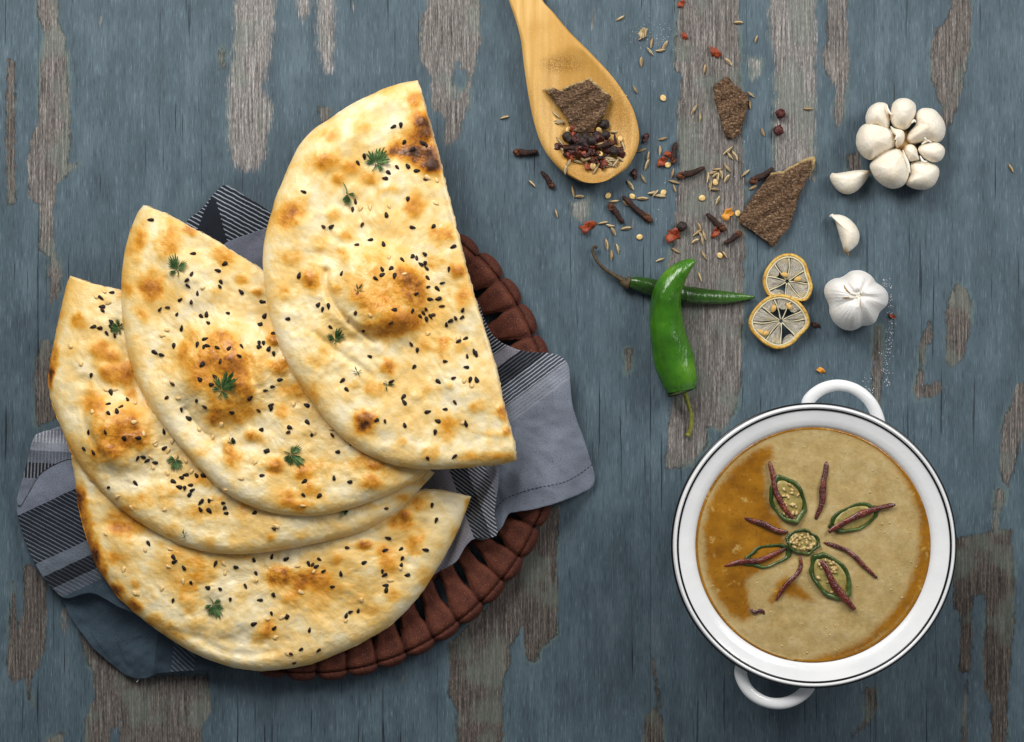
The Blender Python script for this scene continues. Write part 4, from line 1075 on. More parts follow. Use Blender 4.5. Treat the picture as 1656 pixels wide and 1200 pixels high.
def yseed_mesh(s):
    rr = np.random.RandomState(s); n = 14; V = []
    K = 6
    for k in range(K + 1):
        a = math.pi * k / K
        for j in range(n):
            b = 2 * math.pi * j / n
            r = .0023 * (1 + .10 * math.cos(b) + .12 * max(0, math.cos(b)) ** 6 + .02 * rr.randn())
            V.append((r * math.sin(a) * math.cos(b), r * .9 * math.sin(a) * math.sin(b), .0008 * math.cos(a) * (1 - .25 * math.exp(-(math.sin(a) / .5) ** 2))))
    return mk('chilli_seed', V, ring_faces(K + 1, n).tolist(), M_yseed)
YS = [yseed_mesh(s) for s in range(3)]

G_C = 'cumin seeds scattered over the table'
def cumin(px, py, ang, z=None, group=G_C, label='slim cumin seed lying on the weathered table top', tilt=0.0, sc=None):
    zz = .0008 if z is None else z
    o = inst('cumin_seed', rnd.choice(CM), tuple(W(px, py, zz)), (rnd.uniform(0, 3) if z is None else rnd.uniform(0, 3), tilt, math.radians(ang)), sc or rnd.uniform(.88, 1.1))
    return tag(o, label, 'seed', group)
def clove(px0, py0, px1, py1, label, group='dried cloves scattered on the table', z=None, z1=None, k=0):
    """from tail (px0) to bud head (px1)"""
    z = .0021 if z is None else z; z1 = z if z1 is None else z1
    a = W(px0, py0, z); b = W(px1, py1, z1)
    d = b - a; L = np.linalg.norm(d); s = L / .0150
    m, bud = CL[k % 5]
    rot = Vector(d).to_track_quat('X', 'Z').to_euler()
    o = inst('clove', m, tuple((a + b) / 2), rot, (s, min(s, 1.0), min(s, 1.0)))
    tag(o, label, 'clove', group)
    c = bpy.data.objects.new('clove_bud', bud); COL.objects.link(c); c.parent = o
    return o
def pepper(px, py, label, z=.003, k=0, group=None):
    o = inst('peppercorn', PP[k % 5], tuple(W(px, py, z)), (rnd.random() * 6, rnd.random() * 6, 0), rnd.uniform(.93, 1.05))
    return tag(o, label, 'peppercorn', group)
def flake(px, py, kind, sc, label, z=0.0, group='chilli flakes around the spices', rx=0.0):
    o = inst('chilli_flake', rnd.choice(FL[kind]), tuple(W(px, py, z)), (rx, rx * .6, rnd.random() * 6), sc)
    return tag(o, label, 'chilli flake', group)
def yseed(px, py, label='flat yellow chilli seed lying on the weathered table top', z=.0009, group='yellow chilli seeds on the table', tilt=0.0, sc=.88):
    o = inst('chilli_seed', rnd.choice(YS), tuple(W(px, py, z)), (tilt, tilt, rnd.random() * 6), sc * rnd.uniform(.92, 1.08))
    return tag(o, label, 'seed', group)

k2 = lambda l: [(x / 6 + 1010, y / 6 + 30, a) for x, y, a in l]
k3 = lambda l: [(x / 5.4537 + 1060, y / 5.4537 + 200, a) for x, y, a in l]
k4 = lambda l: [(x / 5.714 + 820, y / 5.714 + 220, a) for x, y, a in l]
CU = k2([(265,235,80),(250,320,-50),(350,305,10),(392,262,60),(165,420,90),(105,690,-60),(775,485,80),(1005,420,-45),(1280,200,70),(675,880,60),(732,960,90),(370,1165,15),(1215,830,-80),(1345,1100,-70),(1228,738,-40),(1105,40,0),(175,185,30)])
CU += k3([(38,235,90),(150,435,75),(165,515,-15),(170,570,-70),(45,635,0),(640,235,40),(660,285,-50),(700,282,-60),(545,400,5),(530,455,35),(578,445,-75),(497,435,20),(460,470,85),(635,390,-50),(630,485,55),(490,545,80),(520,578,-5),(550,675,65),(795,435,40),(860,560,30),(385,910,-70),(365,960,40),(402,985,-60),(432,985,-70),(415,1030,-80),(350,1038,30),(430,1160,-60),(612,1155,-55),(180,1120,-30),(550,480,80)])
CU += k4([(230,440,-45),(610,510,-80),(670,560,0),(455,715,-75),(990,600,5),(1100,620,-40),(1140,455,-55),(1262,395,-60),(1305,185,80),(1292,262,70),(1340,520,15),(1372,530,50),(1418,556,-5),(1250,578,0),(888,803,10),(955,825,-10),(980,880,-60),(1100,853,10),(920,1000,-80),(1020,1040,-75),(963,1100,90),(1415,1145,20),(1245,130,20)])
CU += [(816,190,15),(1307,176,0),(1635,272,-60),(1132,448,-70),(1003,29,30),(1008,153,-20)]
def on_wood(x, y): return table_fields(np.array([[x, y]], float))[0][0] > 0
for x, y, a in CU:
    if on_wood(x, y): cumin(x, y, a, label='slim cumin seed lying on bare grey wood', group='cumin seeds on the bare wood')
    else: cumin(x, y, a, label='slim cumin seed lying on blue painted wood', group='cumin seeds on the blue paint')
for x, y, a in k2([(372,768,0)]) + k3([(105,365,0),(530,520,0),(415,655,0),(725,787,0),(570,1165,0),(72,605,0)]) + k4([(935,548,0),(1160,560,0),(1228,932,0)]):
    if on_wood(x, y): yseed(x, y, 'flat yellow chilli seed on bare grey wood', group='yellow chilli seeds on the bare wood')
    else: yseed(x, y, 'flat yellow chilli seed on blue painted wood', group='yellow chilli seeds on the blue paint')
def k4p(l): return [(x / 5.714 + 820, y / 5.714 + 220) for x, y in l]
def k3p(l): return [(x / 5.4537 + 1060, y / 5.4537 + 200) for x, y in l]
CLV = [(k4p([(285,142),(62,132)]), 'dark clove lying level beside the left edge of the spoon'),
 (k4p([(305,335),(430,475)]), 'blackish clove on blue paint below the spoon bowl'),
 (k4p([(1090,795),(930,645)]), 'reddish stubby clove without prongs beside a long thin clove'),
 (k4p([(1065,555),(1345,775)]), 'long thin curved clove next to yellow chilli seeds'),
 (k3p([(195,165),(155,355)]), 'upright clove with its bud at an orange flake'),
 (k3p([(435,385),(185,455)]), 'brown clove across the edge of the bare wood strip'),
 (k3p([(1030,380),(840,525)]), 'open headed clove touching the large pointed bark piece'),
 (k3p([(440,805),(625,925)]), 'clove with pale tail beside an orange flake above a short clove'),
 (k3p([(605,1060),(745,945)]), 'short dark clove at the corner of the large bark piece')]
for i, (p, lab) in enumerate(CLV): clove(*p[0], *p[1], lab, k=i)
pepper(1262, 184, 'reddish peppercorn on pale bare wood, paired with another just below it', k=3, group='peppercorns on the table')
pepper(1259, 211, 'dark red peppercorn with a split skin, lower of the pair on bare wood', k=4, group='peppercorns on the table')
pepper(1103, 366, 'black peppercorn touching a round red chilli flake', k=0, group='peppercorns on the table')
flake(1107.5, 59, 'r', .8, 'tiny red chilli flake on the bare wood near spilled cumin')
flake(1156, 85, 'r', 1.45, 'bright orange red chilli flake above the small bark chip')
flake(1082, 250, 'r', 1.1, 'red flake pressed against the upright clove')
flake(1071, 261, 'r', 1.2, 'orange red flake beside a yellow seed at the upright clove')
flake(1088.5, 380.5, 'r', 2.0, 'round rust red chilli flake next to a black peppercorn')
flake(1159, 374, 'r', 1.4, 'orange flake at the head of the pale tailed clove')
flake(1177, 347, 'o', 1.5, 'yellow orange flake beside a yellow seed and the large bark')
flake(949, 367.5, 'r', 1.8, 'red wedge shaped chilli flake alone on a paint crack')
flake(1026.5, 283, 'd', 1.1, 'dark red chilli flake below the right edge of the spoon')
flake(1043.5, 224.5, 'd', 1.1, 'dark maroon flake beside the right edge of the spoon')
flake(1102, 6, 'r', .9, 'rust flake at the top of the bare wood strip')
flake(1328, 599, 'o', .9, 'small orange flake beside the pot handle')
flake(1443, 512, 'r', .8, 'tiny brown flake beside the whole garlic bulb')
flake(1320, 526, 'd', .9, 'tiny dark flake between lemon slice and garlic bulb')
flake(1040, 53, 'h', 1.3, 'pale husk flake among spilled salt and cumin')

# heap in the spoon
ch = ((880, 180), 10.9067)
hp = lambda x, y: (x / 10.9067 + 880, y / 10.9067 + 180)
def szt(px, py): return float(sp_top(np.array(px, float), np.array(py, float)))
GP = 'peppercorns heaped in the spoon'
for i, (x, y, l) in enumerate([(470,500,1),(600,590,1),(740,470,1),(760,590,1),(920,440,1),(1080,420,1),(600,460,1),(1060,230,0),(1230,690,1),(400,440,0),(850,520,2),(680,540,2),(520,600,0)]):
    px, py = hp(x, y)
    pepper(px, py, 'black peppercorn in the spice heap on the wooden spoon', z=szt(px, py) + .0030 + .0028 * l, k=i % 3, group=GP)
GK = 'cloves heaped in the spoon'
for i, (a, b, c, d, l) in enumerate([(340,660,620,680,1),(700,790,1000,740,1),(940,660,1230,520,2),(620,720,900,860,1),(330,740,560,800,0),(1120,760,880,820,1),(1280,700,1380,620,0),(700,390,880,330,1),(1240,400,1280,560,0)]):
    p0 = hp(a, b); p1 = hp(c, d)
    zz = max(szt(*p0), szt(*p1))
    clove(*p0, *p1, 'dark clove in the spice heap on the wooden spoon', GK, zz + .0020 + .0026 * l, zz + .0022 + .0026 * l, k=i)
GC2 = 'cumin seeds in the spoon'
for (x, y, a, l) in [(590,895,-15,0),(430,910,60,0),(385,1030,80,0),(930,980,55,0),(900,1050,60,0),(1200,960,-12,0),(1260,900,55,1),(1190,870,5,1),(1150,830,-5,1),(1090,800,30,1),(1340,850,-35,0),(1380,600,-70,0),(990,570,15,3),(1050,520,-60,3),(260,170,0,0),(260,195,5,0),(210,60,-40,0),(1230,360,0,0),(700,880,-40,1),(1100,960,-10,0),(1150,900,-40,1),(290,540,-50,0),(310,680,-70,0),(760,850,20,2)]:
    px, py = hp(x, y)
    cumin(px, py, a, z=szt(px, py) + .0010 + .0022 * l, group=GC2, label='cumin seed at the spice heap on the wooden spoon')
for (x, y, kd, s, l) in [(790,970,'r',1.5,0),(1000,900,'r',1.6,0),(660,720,'r',1.2,2),(880,600,'r',1.3,2),(450,790,'r',1.2,1),(500,350,'r',1.5,1),(1040,950,'d',1.3,0),(420,700,'d',1.3,1),(560,520,'d',1.4,3),(700,620,'d',1.5,3),(840,700,'d',1.4,2),(980,470,'d',1.3,3),(1100,620,'d',1.5,2),(760,760,'d',1.4,2),(540,720,'d',1.3,2),(1180,560,'d',1.2,2),(900,880,'d',1.2,1),(1330,720,'d',1.3,1),(260,620,'d',1.2,0)]:
    px, py = hp(x, y)
    flake(px, py, kd, s, ('red' if kd == 'r' else 'dark crushed') + ' chilli flake in the spice heap on the wooden spoon', z=szt(px, py) + .0004 + .0024 * l, group='chilli flakes in the spoon', rx=.3)
for (x, y, l) in [(425,335,1),(1340,490,1),(990,750,2),(860,960,1),(960,325,1)]:
    px, py = hp(x, y)
    yseed(px, py, 'yellow chilli seed in the spice heap on the wooden spoon', z=szt(px, py) + .0012 + .0022 * l, group='yellow chilli seeds in the spoon', tilt=.35, sc=.9)

# spilled salt: too many grains to count
M_salt = simple('salt_crystal', '#d8dce0', '#ffffff', 900, .3)
sv = []; sf = []
def grain(px, py, r):
    k = len(sv); c = W(px, py, r * .8)
    for dx in (-1, 1):
        for dy in (-1, 1):
            for dz in (-1, 1):
                sv.append(c + r * np.array([dx * rnd.uniform(.6, 1.1), dy * rnd.uniform(.6, 1.1), dz * .75]))
    for q in ((0, 1, 3, 2), (4, 6, 7, 5), (0, 4, 5, 1), (2, 3, 7, 6), (0, 2, 6, 4), (1, 5, 7, 3)): sf.append([k + a for a in q])
for _ in range(150):
    y = rnd.uniform(450, 625); grain(1437 + 5 * math.sin(y / 25) + rnd.gauss(0, 4.5), y, rnd.uniform(.0001, .00026))
for _ in range(120): grain(rnd.gauss(1058, 20), rnd.gauss(58, 14), rnd.uniform(.00007, .00016))
for _ in range(40): grain(rnd.gauss(1405, 6), rnd.gauss(630, 10), rnd.uniform(.0001, .0003))
for _ in range(60): grain(rnd.uniform(1040, 1320), rnd.uniform(60, 380), rnd.uniform(.0001, .00022))
sa = mesh_obj('salt_grains', np.array(sv), sf, M_salt, smooth=False)
tag(sa, 'white salt grains spilled in streaks on the blue table', 'salt', kind='stuff')
# ------------------------------------------------------------------ garlic
def garlic_mat(name, tint):
    g = G(name)
    p = g.obj()
    n = g.noise(p, 60, 4); f = g.noise(p, 500, 3)
    c = g.ramp(n, [(.3, tint[0]), (.55, tint[1]), (.75, tint[2])])
    ve = g.attr('vein')
    fl = g.noise(g.comb(g.math('MULTIPLY', ve, 34.0), g.math('MULTIPLY', n, 1.5), 0), 1, 3)
    c = g.mix(g.rng(fl, .52, .70, 0, .28), c, lin('#d6c09a'))
    c = g.mix(g.math('MULTIPLY', g.attr('tip'), .85), c, lin('#b98a45'))
    g.set(color=c, rough=.42, spec=.45, sss=.25, sssr=(.004, .003, .002), ssss=1.0, normal=g.bump(g.math('ADD', g.math('MULTIPLY', fl, .9), f), .0006, .6))
    return g.m
M_gcl = garlic_mat('garlic_clove_skin', ('#ece0cb', '#f4ecdd', '#faf5ea'))
M_gbu = garlic_mat('garlic_bulb_skin', ('#e9e6e2', '#f2f0ed', '#fbfaf8'))
M_groot = simple('garlic_root', '#8a6a3c', '#b8935a', 300, .8)
cg = ((1320, 140), 4.2875)
def dome(name, pts, apex, H, z0, mat, parent, tipdir=None, n=72, rings=16, sharp=2.0, label=None, floor=.35):
    o = spline(CR(*cg, pts), n, True)
    ap = CR(*cg, [apex])[0]
    ang = lambda x, y: np.arctan2(y - ap[1], x - ap[0])
    def zt(x, y, t): return z0 + H * floor + H * (1 - floor) * np.clip(1 - t ** sharp, 0, 1) ** (.58) + .0002 * fbm(x / 6, y / 6, 1, 2)
    def zb(x, y, t): return z0 + H * floor * (1 - np.clip(1 - t ** 2.0, 0, 1) ** .5)
    if tipdir is not None: tp = CR(*cg, [tipdir])[0]
    at = dict(vein=lambda x, y, t, s: ang(x, y) / 6.28 + .5, tip=lambda x, y, t, s: (np.exp(-(((x - tp[0]) ** 2 + (y - tp[1]) ** 2) / 30.0)) if tipdir is not None else 0 * x))
    return solid(name, o, ap, zt, zb, mat, parent, rings, 1.35, 6, at)
gw = W(1458, 234, 0)
gb = empty('garlic_bulb', (gw[0], gw[1], 0)); tag(gb, 'opened garlic bulb with peeled back cloves fanned around its core', 'garlic', 'garlic bulbs')
CLO = [ # outline, apex, height, z0, tip
 ([(345,250),(342,205),(365,150),(410,115),(460,110),(492,125),(502,170),(510,230),(505,285),(480,300),(420,275),(370,270)], (425, 190), .017, .006, (508, 200)),
 ([(515,230),(518,165),(535,110),(580,82),(640,85),(685,120),(692,170),(675,225),(645,280),(600,302),(545,285)], (610, 170), .020, .006, (688, 240)),
 ([(622,375),(640,320),(690,260),(690,200),(715,160),(765,148),(825,165),(880,230),(897,300),(880,360),(840,388),(760,382),(690,395),(640,395)], (785, 265), .021, .004, (630, 385)),
 ([(275,385),(285,320),(320,270),(380,250),(450,260),(510,290),(550,330),(552,375),(540,420),(480,455),(420,490),(380,510),(330,490),(290,440)], (400, 370), .024, .003, (552, 345)),
 ([(705,440),(725,405),(780,388),(840,388),(885,420),(892,460),(870,505),(830,525),(780,515),(735,485)], (810, 450), .013, .009, (700, 400)),
 ([(600,430),(625,405),(665,402),(695,430),(705,470),(715,505),(680,515),(650,518),(625,480)], (665, 455), .011, .011, (605, 425)),
 ([(372,560),(385,520),(430,475),(490,440),(545,428),(595,440),(630,490),(650,560),(640,630),(610,680),(550,708),(480,695),(410,640)], (520, 575), .025, .003, (600, 432)),
 ([(622,670),(650,600),(652,540),(680,515),(740,515),(800,530),(848,565),(850,620),(820,680),(770,712),(710,715),(655,700)], (750, 615), .019, .003, (715, 480)),
 ([(515,275),(545,290),(600,305),(613,345),(600,395),(565,425),(548,400),(555,350),(530,320)], (570, 350), .012, .012, (575, 425)),
]
for pts, ap, H, z0, tp in CLO: dome('garlic_clove', pts, ap, H, z0, M_gcl, gb, tp)
# papery skin points between the cloves and the brown core
parts = []
for pts, z in (([(490,125),(497,160),(515,188),(535,190)], .021), ([(660,255),(680,235),(690,248)], .021), ([(552,330),(560,345),(545,370)], .026), ([(720,480),(740,515),(770,520)], .019), ([(600,440),(612,470),(640,540),(652,600)], .0215), ([(730,400),(770,375),(800,385)], .0185), ([(735,335),(765,370)], .0200)):
    p = spline(CR(*cg, pts), 14)
    parts.append(tube_geo(W(p[:, 0], p[:, 1], z), np.interp(np.linspace(0, 1, 14), [0, .5, 1], [.0003, .0009, .0003]), 6, .5))
V, F = join(parts)
m_ = simple('garlic_paper', '#efe3cd', '#faf4e8', 200, .5, sss=.2)
mesh_obj('papery_skin', V, F, m_, gb)
V, F = tube_geo(np.array([W(1458, 234, .002), W(1458, 234, .010), W(1458, 235, .0155)]), [.010, .0075, .002], 14)
mesh_obj('bulb_core', V, F, M_groot, gb)
# two loose cloves
l1 = dome('garlic_clove', [(95,640),(100,612),(112,598),(135,602),(200,592),(280,580),(345,580),(370,590),(362,620),(330,675),(280,725),(225,747),(170,735),(125,695)], (235, 640), .014, 0, M_gcl, None, (368, 590), sharp=2.2)
tag(l1, 'loose garlic clove touching the opened bulb, lying on its side', 'garlic clove', 'loose garlic cloves')
l2 = dome('garlic_clove', [(98,893),(120,888),(170,890),(225,915),(275,965),(300,1025),(290,1085),(260,1120),(225,1145),(192,1140),(175,1080),(150,1000),(130,935)], (225, 1010), .013, 0, M_gcl, None, (196, 1142), sharp=2.2)
tag(l2, 'crescent shaped loose garlic clove with a dry brown root end', 'garlic clove', 'loose garlic cloves')
p = CR(*cg, [(200, 1135), (215, 1150), (222, 1170)])
V, F = tube_geo(W(p[:, 0], p[:, 1], np.array([.004, .003, .002])), [.0012, .0010, .0005], 7)
mesh_obj('root_end', V, F, M_groot, l2)
p = CR(*cg, [(118, 893), (100, 897), (92, 902)])
V, F = tube_geo(W(p[:, 0], p[:, 1], .0045), [.0012, .0008, .0003], 7)
mesh_obj('dry_tip', V, F, M_gcl, l2)
# whole bulb
cw6 = ((1190, 390), 6.0)
cg_keep = cg
o6 = [(858,480),(870,430),(905,390),(960,362),(1010,355),(1060,330),(1110,295),(1165,283),(1225,287),(1290,318),(1335,360),(1360,400),(1420,440),(1465,490),(1480,550),(1468,615),(1430,655),(1395,690),(1375,740),(1345,790),(1290,815),(1230,822),(1190,845),(1130,866),(1060,860),(1000,830),(945,775),(912,700),(905,630),(885,575),(865,530)]
out6 = spline(CR(*cw6, o6), 160, True)
ap6 = CR(*cw6, [(1190, 525)])[0]
lobes = [math.radians(a) for a in (-97, -28, 45, 118, 185)]
def gz(x, y, t):
    a = np.arctan2(y - ap6[1], x - ap6[0])
    cre = np.ones_like(a)
    for va in (-140, -60, 8, 78, 150):
        d = (a - math.radians(va) + np.pi) % (2 * np.pi) - np.pi
        cre = cre - .10 * np.exp(-(d / .20) ** 2) * np.clip(np.sin(np.pi * np.clip(t, 0, 1)), 0, 1) ** .6
    z = .009 + .0235 * np.clip(1 - t ** 2.6, 0, 1) ** .60 * cre
    z = z - .0040 * np.exp(-(t / .20) ** 2) + .0003 * np.sin(a * 40 + 3 * fbm(x / 10, y / 10, 2, 2)) * t * (1 - t) * 2
    return z
whole = solid('garlic_bulb', out6, ap6, gz, lambda x, y, t: .009 * (1 - np.clip(1 - t ** 2, 0, 1) ** .5), M_gbu, None, 30, 1.3, 8,
    dict(vein=lambda x, y, t, s: np.arctan2(y - ap6[1], x - ap6[0]) / 6.28 + .5, tip=lambda x, y, t, s: 0 * x))
tag(whole, 'whole unpeeled white garlic bulb with five lobes beside lemon slices', 'garlic', 'garlic bulbs')
parts = []
for pts, z in (([(1195,515),(1190,560),(1192,620),(1180,650)], None), ([(1180,540),(1140,548),(1100,545)], None), ([(1200,510),(1160,515),(1110,505)], None), ([(1205,505),(1215,490),(1225,515)], None)):
    p = spline(CR(*cw6, pts), 12)
    t = np.hypot(p[:, 0] - ap6[0], p[:, 1] - ap6[1]) / 50
    parts.append(tube_geo(W(p[:, 0], p[:, 1], gz(p[:, 0], p[:, 1], t) + .0006), np.linspace(.0013, .0004, 12), 6, .8))
V, F = join(parts); mesh_obj('neck_skin', V, F, m_, whole)
parts = []
for pts in ([(1052,425),(1062,460),(1090,490),(1110,503)], [(1030,552),(1080,548),(1130,545)]):
    p = spline(CR(*cw6, pts), 12)
    t = np.hypot(p[:, 0] - ap6[0], p[:, 1] - ap6[1]) / 50
    parts.append(tube_geo(W(p[:, 0], p[:, 1], gz(p[:, 0], p[:, 1], t) + .0002), np.interp(np.linspace(0, 1, 12), [0, .4, 1], [.0002, .0007, .0003]), 6, .5))
V, F = join(parts); mesh_obj('skin_tear', V, F, M_groot, whole)

# ------------------------------------------------------------------ dried lemon slices
def rind_mat():
    g = G('dried_lemon_rind'); n = g.noise(g.obj(), 500, 3); m = g.noise(g.obj(), 70, 2)
    c = g.mix(g.rng(m, .4, .6), lin('#c9993a'), lin('#e2bb62')); c = g.mix(g.rng(n, .55, .4, 0, .5), c, lin('#8f6218'))
    g.set(color=c, rough=.55, spec=.4, normal=g.bump(n, .0006)); return g.m
def pulp_mat():
    g = G('dried_lemon_pulp'); u = g.attr('ang'); r = g.attr('rad')
    n = g.noise(g.comb(g.math('MULTIPLY', u, 30.0), g.math('MULTIPLY', r, 2.5), 0), 1, 4, .65)
    c = g.ramp(n, [(.33, '#7d766a'), (.46, '#a8a192'), (.58, '#cbc5b4'), (.72, '#f0ece0')])
    c = g.mix(g.rng(g.noise(g.obj(), 130, 2), .46, .66, 0, .5), c, lin('#c9b57c'))
    g.set(color=c, rough=.3, spec=.5, normal=g.bump(n, .0012, .9), sss=.1, sssr=(.002, .002, .001)); return g.m
M_rind = rind_mat(); M_pulp = pulp_mat()
M_pith = simple('lemon_membrane', '#c8bd98', '#e2dabd', 300, .6)
M_lseed = simple('lemon_seed', '#c79a4c', '#ecc983', 200, .4, sss=.1)
def lemon(outpts, cen, spokes, holes, seeds, z0, tilt, label):
    o = spline(CR(*cw6, outpts), 120, True); c = CR(*cw6, [cen])[0]
    zf = lambda x, y: z0 + tilt[0] * (x - c[0]) / 50 + tilt[1] * (y - c[1]) / 50
    w = W(c[0], c[1], z0); root = empty('lemon_slice', (w[0], w[1], z0)); tag(root, label, 'lemon slice', 'dried lemon slices')
    ang_o = np.arctan2(o[:, 1] - c[1], o[:, 0] - c[0]); rad_o = np.hypot(o[:, 0] - c[0], o[:, 1] - c[1])
    srt = np.argsort(ang_o)
    R = lambda a: np.interp((np.asarray(a) + np.pi) % (2 * np.pi) - np.pi, ang_o[srt], rad_o[srt], period=2 * np.pi)
    th = np.linspace(-np.pi, np.pi, 140, endpoint=False)
    def annulus(name, prof, mat):
        """prof: list of (k, off_px, z): radius = k*R + off"""
        V = []
        for k, off, z in prof:
            rr = k * R(th) + off
            x = c[0] + rr * np.cos(th); y = c[1] + rr * np.sin(th)
            V.append(W(x, y, zf(x, y) + z + .0003 * fbm(x / 8, y / 8, 3, 2)))
        m = len(th); K = len(prof)
        F = ring_faces(K, m).tolist()
        F += [[(K - 1) * m + j, (K - 1) * m + (j + 1) % m, (j + 1) % m, j] for j in range(m)]
        return mesh_obj(name, np.vstack(V), F, mat, root)
    annulus('rind', [(1, 0, .0016), (1, -.5, .0030), (1, -1.8, .0039), (1, -3.8, .0040), (1, -5.2, .0034), (1, -5.2, .0003), (1, -1.0, .0003)], M_rind)
    annulus('pith', [(1, -5.0, .0034), (1, -6.4, .0037), (1, -7.8, .0034), (1, -7.8, .0005), (1, -5.0, .0005)], M_pith)
    sp_ = sorted(spokes)
    n = len(sp_)
    for i in range(n):
        a0 = math.radians(sp_[i]); a1 = math.radians(sp_[(i + 1) % n] + (360 if i == n - 1 else 0))
        r0 = holes[i % len(holes)]
        K = 12; J = 9
        V = []; at1 = []; at2 = []
        for lay in (0, 1):
            for k in range(K):
                q = k / (K - 1)
                for j in range(J):
                    u_ = j / (J - 1)
                    gapa = .035 / max(.25, r0 + (1 - r0) * q)
                    a = a0 + gapa + (a1 - a0 - 2 * gapa) * u_
                    rin = r0 + .10 * abs(2 * u_ - 1) ** 2 * (1 if r0 > .2 else 0)
                    rr = (R(a) - 7.7) * (rin + (1 - rin) * q)
                    x = c[0] + rr * math.cos(a); y = c[1] + rr * math.sin(a)
                    ht = .0027 + .0005 * math.sin(math.pi * u_) - .0006 * math.sin(math.pi * q) if lay == 0 else .0006
                    V.append(W(x, y, zf(x, y) + ht + (.0004 * vnoise(a * 30, q * 4, 2) if lay == 0 else 0)))
                    at1.append(a); at2.append(q)
        F = []; N = K * J
        for k in range(K - 1):
            for j in range(J - 1):
                b = k * J + j
                F.append([b, b + 1, b + J + 1, b + J]); F.append([N + b, N + b + J, N + b + J + 1, N + b + 1])
        rim = [j for j in range(J)] + [k * J + J - 1 for k in range(1, K)] + [(K - 1) * J + j for j in range(J - 2, -1, -1)] + [k * J for k in range(K - 2, 0, -1)]
        for q in range(len(rim)):
            a, b = rim[q], rim[(q + 1) % len(rim)]
            F.append([b, a, N + a, N + b])
        mesh_obj('pulp_segment', np.array(V), F, M_pulp, root, attrs=dict(ang=at1, rad=at2))
    parts = []
    for i, a in enumerate(sp_):
        a = math.radians(a); r1 = R(a) - 7
        q = np.linspace(3, r1, 8)
        aw = a + .05 * np.sin(q / 9 + i * 2.1)
        x = c[0] + q * np.cos(aw); y = c[1] + q * np.sin(aw)
        parts.append(tube_geo(W(x, y, zf(x, y) + .0027), np.interp(np.linspace(0, 1, 8), [0, .3, 1], [.0005, .0003, .00055]), 5))
    V, F = join(parts); mesh_obj('membrane', V, F, M_pith, root)
    for sx, sy, sa in seeds:
        q = CR(*cw6, [(sx, sy)])[0]
        me = seed_mesh('lemon_seed', M_lseed, .0026, .0017, .0011, int(sx))
        inst('lemon_seed', me, tuple(W(q[0], q[1], zf(q[0], q[1]) + .0034)), (0, 0, math.radians(sa)), 1.0, root)
    return root
lemon([(258,400),(270,320),(300,255),(370,170),(440,130),(500,117),(570,125),(640,165),(685,220),(712,310),(735,380),(747,450),(725,530),(690,575),(645,588),(580,580),(500,590),(400,570),(310,530),(275,470)], (497, 390),
      [-83, -30, 5, 52, 100, 150, 195, 235], [.10, .58, .14, .10, .62, .10, .52, .10], [(598,368,20),(470,325,-10)], .0005, (0, .0002), 'dried lemon slice tucked partly under the other slice')
lemon([(121,800),(130,740),(160,680),(220,605),(290,550),(360,522),(440,513),(520,530),(600,575),(660,635),(700,700),(720,770),(712,825),(680,870),(620,930),(570,985),(510,1025),(440,1048),(370,1045),(290,1010),(210,945),(150,880)], (437, 775),
      [-105, -62, -28, -2, 48, 88, 130, 175, 215], [.52, .62, .12, .14, .72, .10, .10, .12, .50], [(365,655,70),(515,630,-50),(240,880,-30),(285,895,20)], .0040, (.0002, -.0006), 'dried lemon slice lying on top with open star shaped centre')

# ------------------------------------------------------------------ green chillies
def chilli_mat(name, cols):
    g = G(name); p = g.obj(); n = g.noise(p, 45, 3); f = g.noise(g.map(p, (260, 90, 200)), 1, 4)
    c = g.ramp(n, [(.3, cols[0]), (.5, cols[1]), (.72, cols[2])])
    g.set(color=c, rough=.24, spec=.55, coat=.25, coatr=.15, normal=g.bump(f, .0018, .6), sss=.06, sssr=(.001, .003, .0006)); return g.m
M_ch1 = chilli_mat('green_chilli_skin', ('#265408', '#37700e', '#5a8c1e'))
M_ch2 = chilli_mat('dark_green_chilli_skin', ('#1d3a0c', '#2a5012', '#3d6a1e'))
M_stem = simple('chilli_stem', '#56601c', '#7f8630', 300, .6, c3='#6a5a22')
M_dstem = simple('dried_chilli_stem', '#2c241b', '#4a3d2a', 300, .7, c3='#5d4c30')
M_calyx = simple('chilli_calyx', '#1f2410', '#33401a', 300, .7)
cc = ((940, 380), 3.53)
def chilli(spine, rad, zc, mat, name='chilli_body', wobk=.05, n=70, seg=28, flat=.95, parent=None):
    p = spline(CR(*cc, spine), n)
    r = np.interp(np.linspace(0, 1, n), np.linspace(0, 1, len(rad)), rad) if not isinstance(rad, dict) else np.interp(np.linspace(0, 1, n), *rad['p'])
    z = np.interp(np.linspace(0, 1, n), *zc)
    kk = max(3, n // 5) | 1; z = np.convolve(np.pad(z, kk // 2, mode='edge'), np.ones(kk) / kk, 'valid')
    r = np.convolve(np.pad(r, 3, mode='edge'), np.ones(7) / 7, 'valid') if n > 60 else r
    path = W(p[:, 0], p[:, 1], z)
    rr = r / cc[1] * S * (1 - z / D)
    return tube_geo(path, rr, seg, flat, wob=lambda t, th: wobk * np.sin(3 * th + 2.2 * t * 3 + 1) + .03 * np.sin(4 * th + 11 * t) + .025 * np.sin(2 * th - 23 * t) + .012 * np.sin(9 * th + 31 * t))
w = W(1080, 500, 0)
c2r = empty('green_chilli', tuple(W(1065, 470, 0))); tag(c2r, 'slender dark green chilli with curled dry stem, lying underneath', 'chilli', 'green chillies')
V, F = chilli([(255,268),(300,272),(360,285),(430,302),(520,325),(600,342),(700,352),(800,357),(900,357),(990,355)], dict(p=([0,.04,.1,.25,.45,.6,.8,.93,1],[16,34,44,47,49,45,33,20,4])), ([0,1],[.0052,.0030]), M_ch2, wobk=.06)
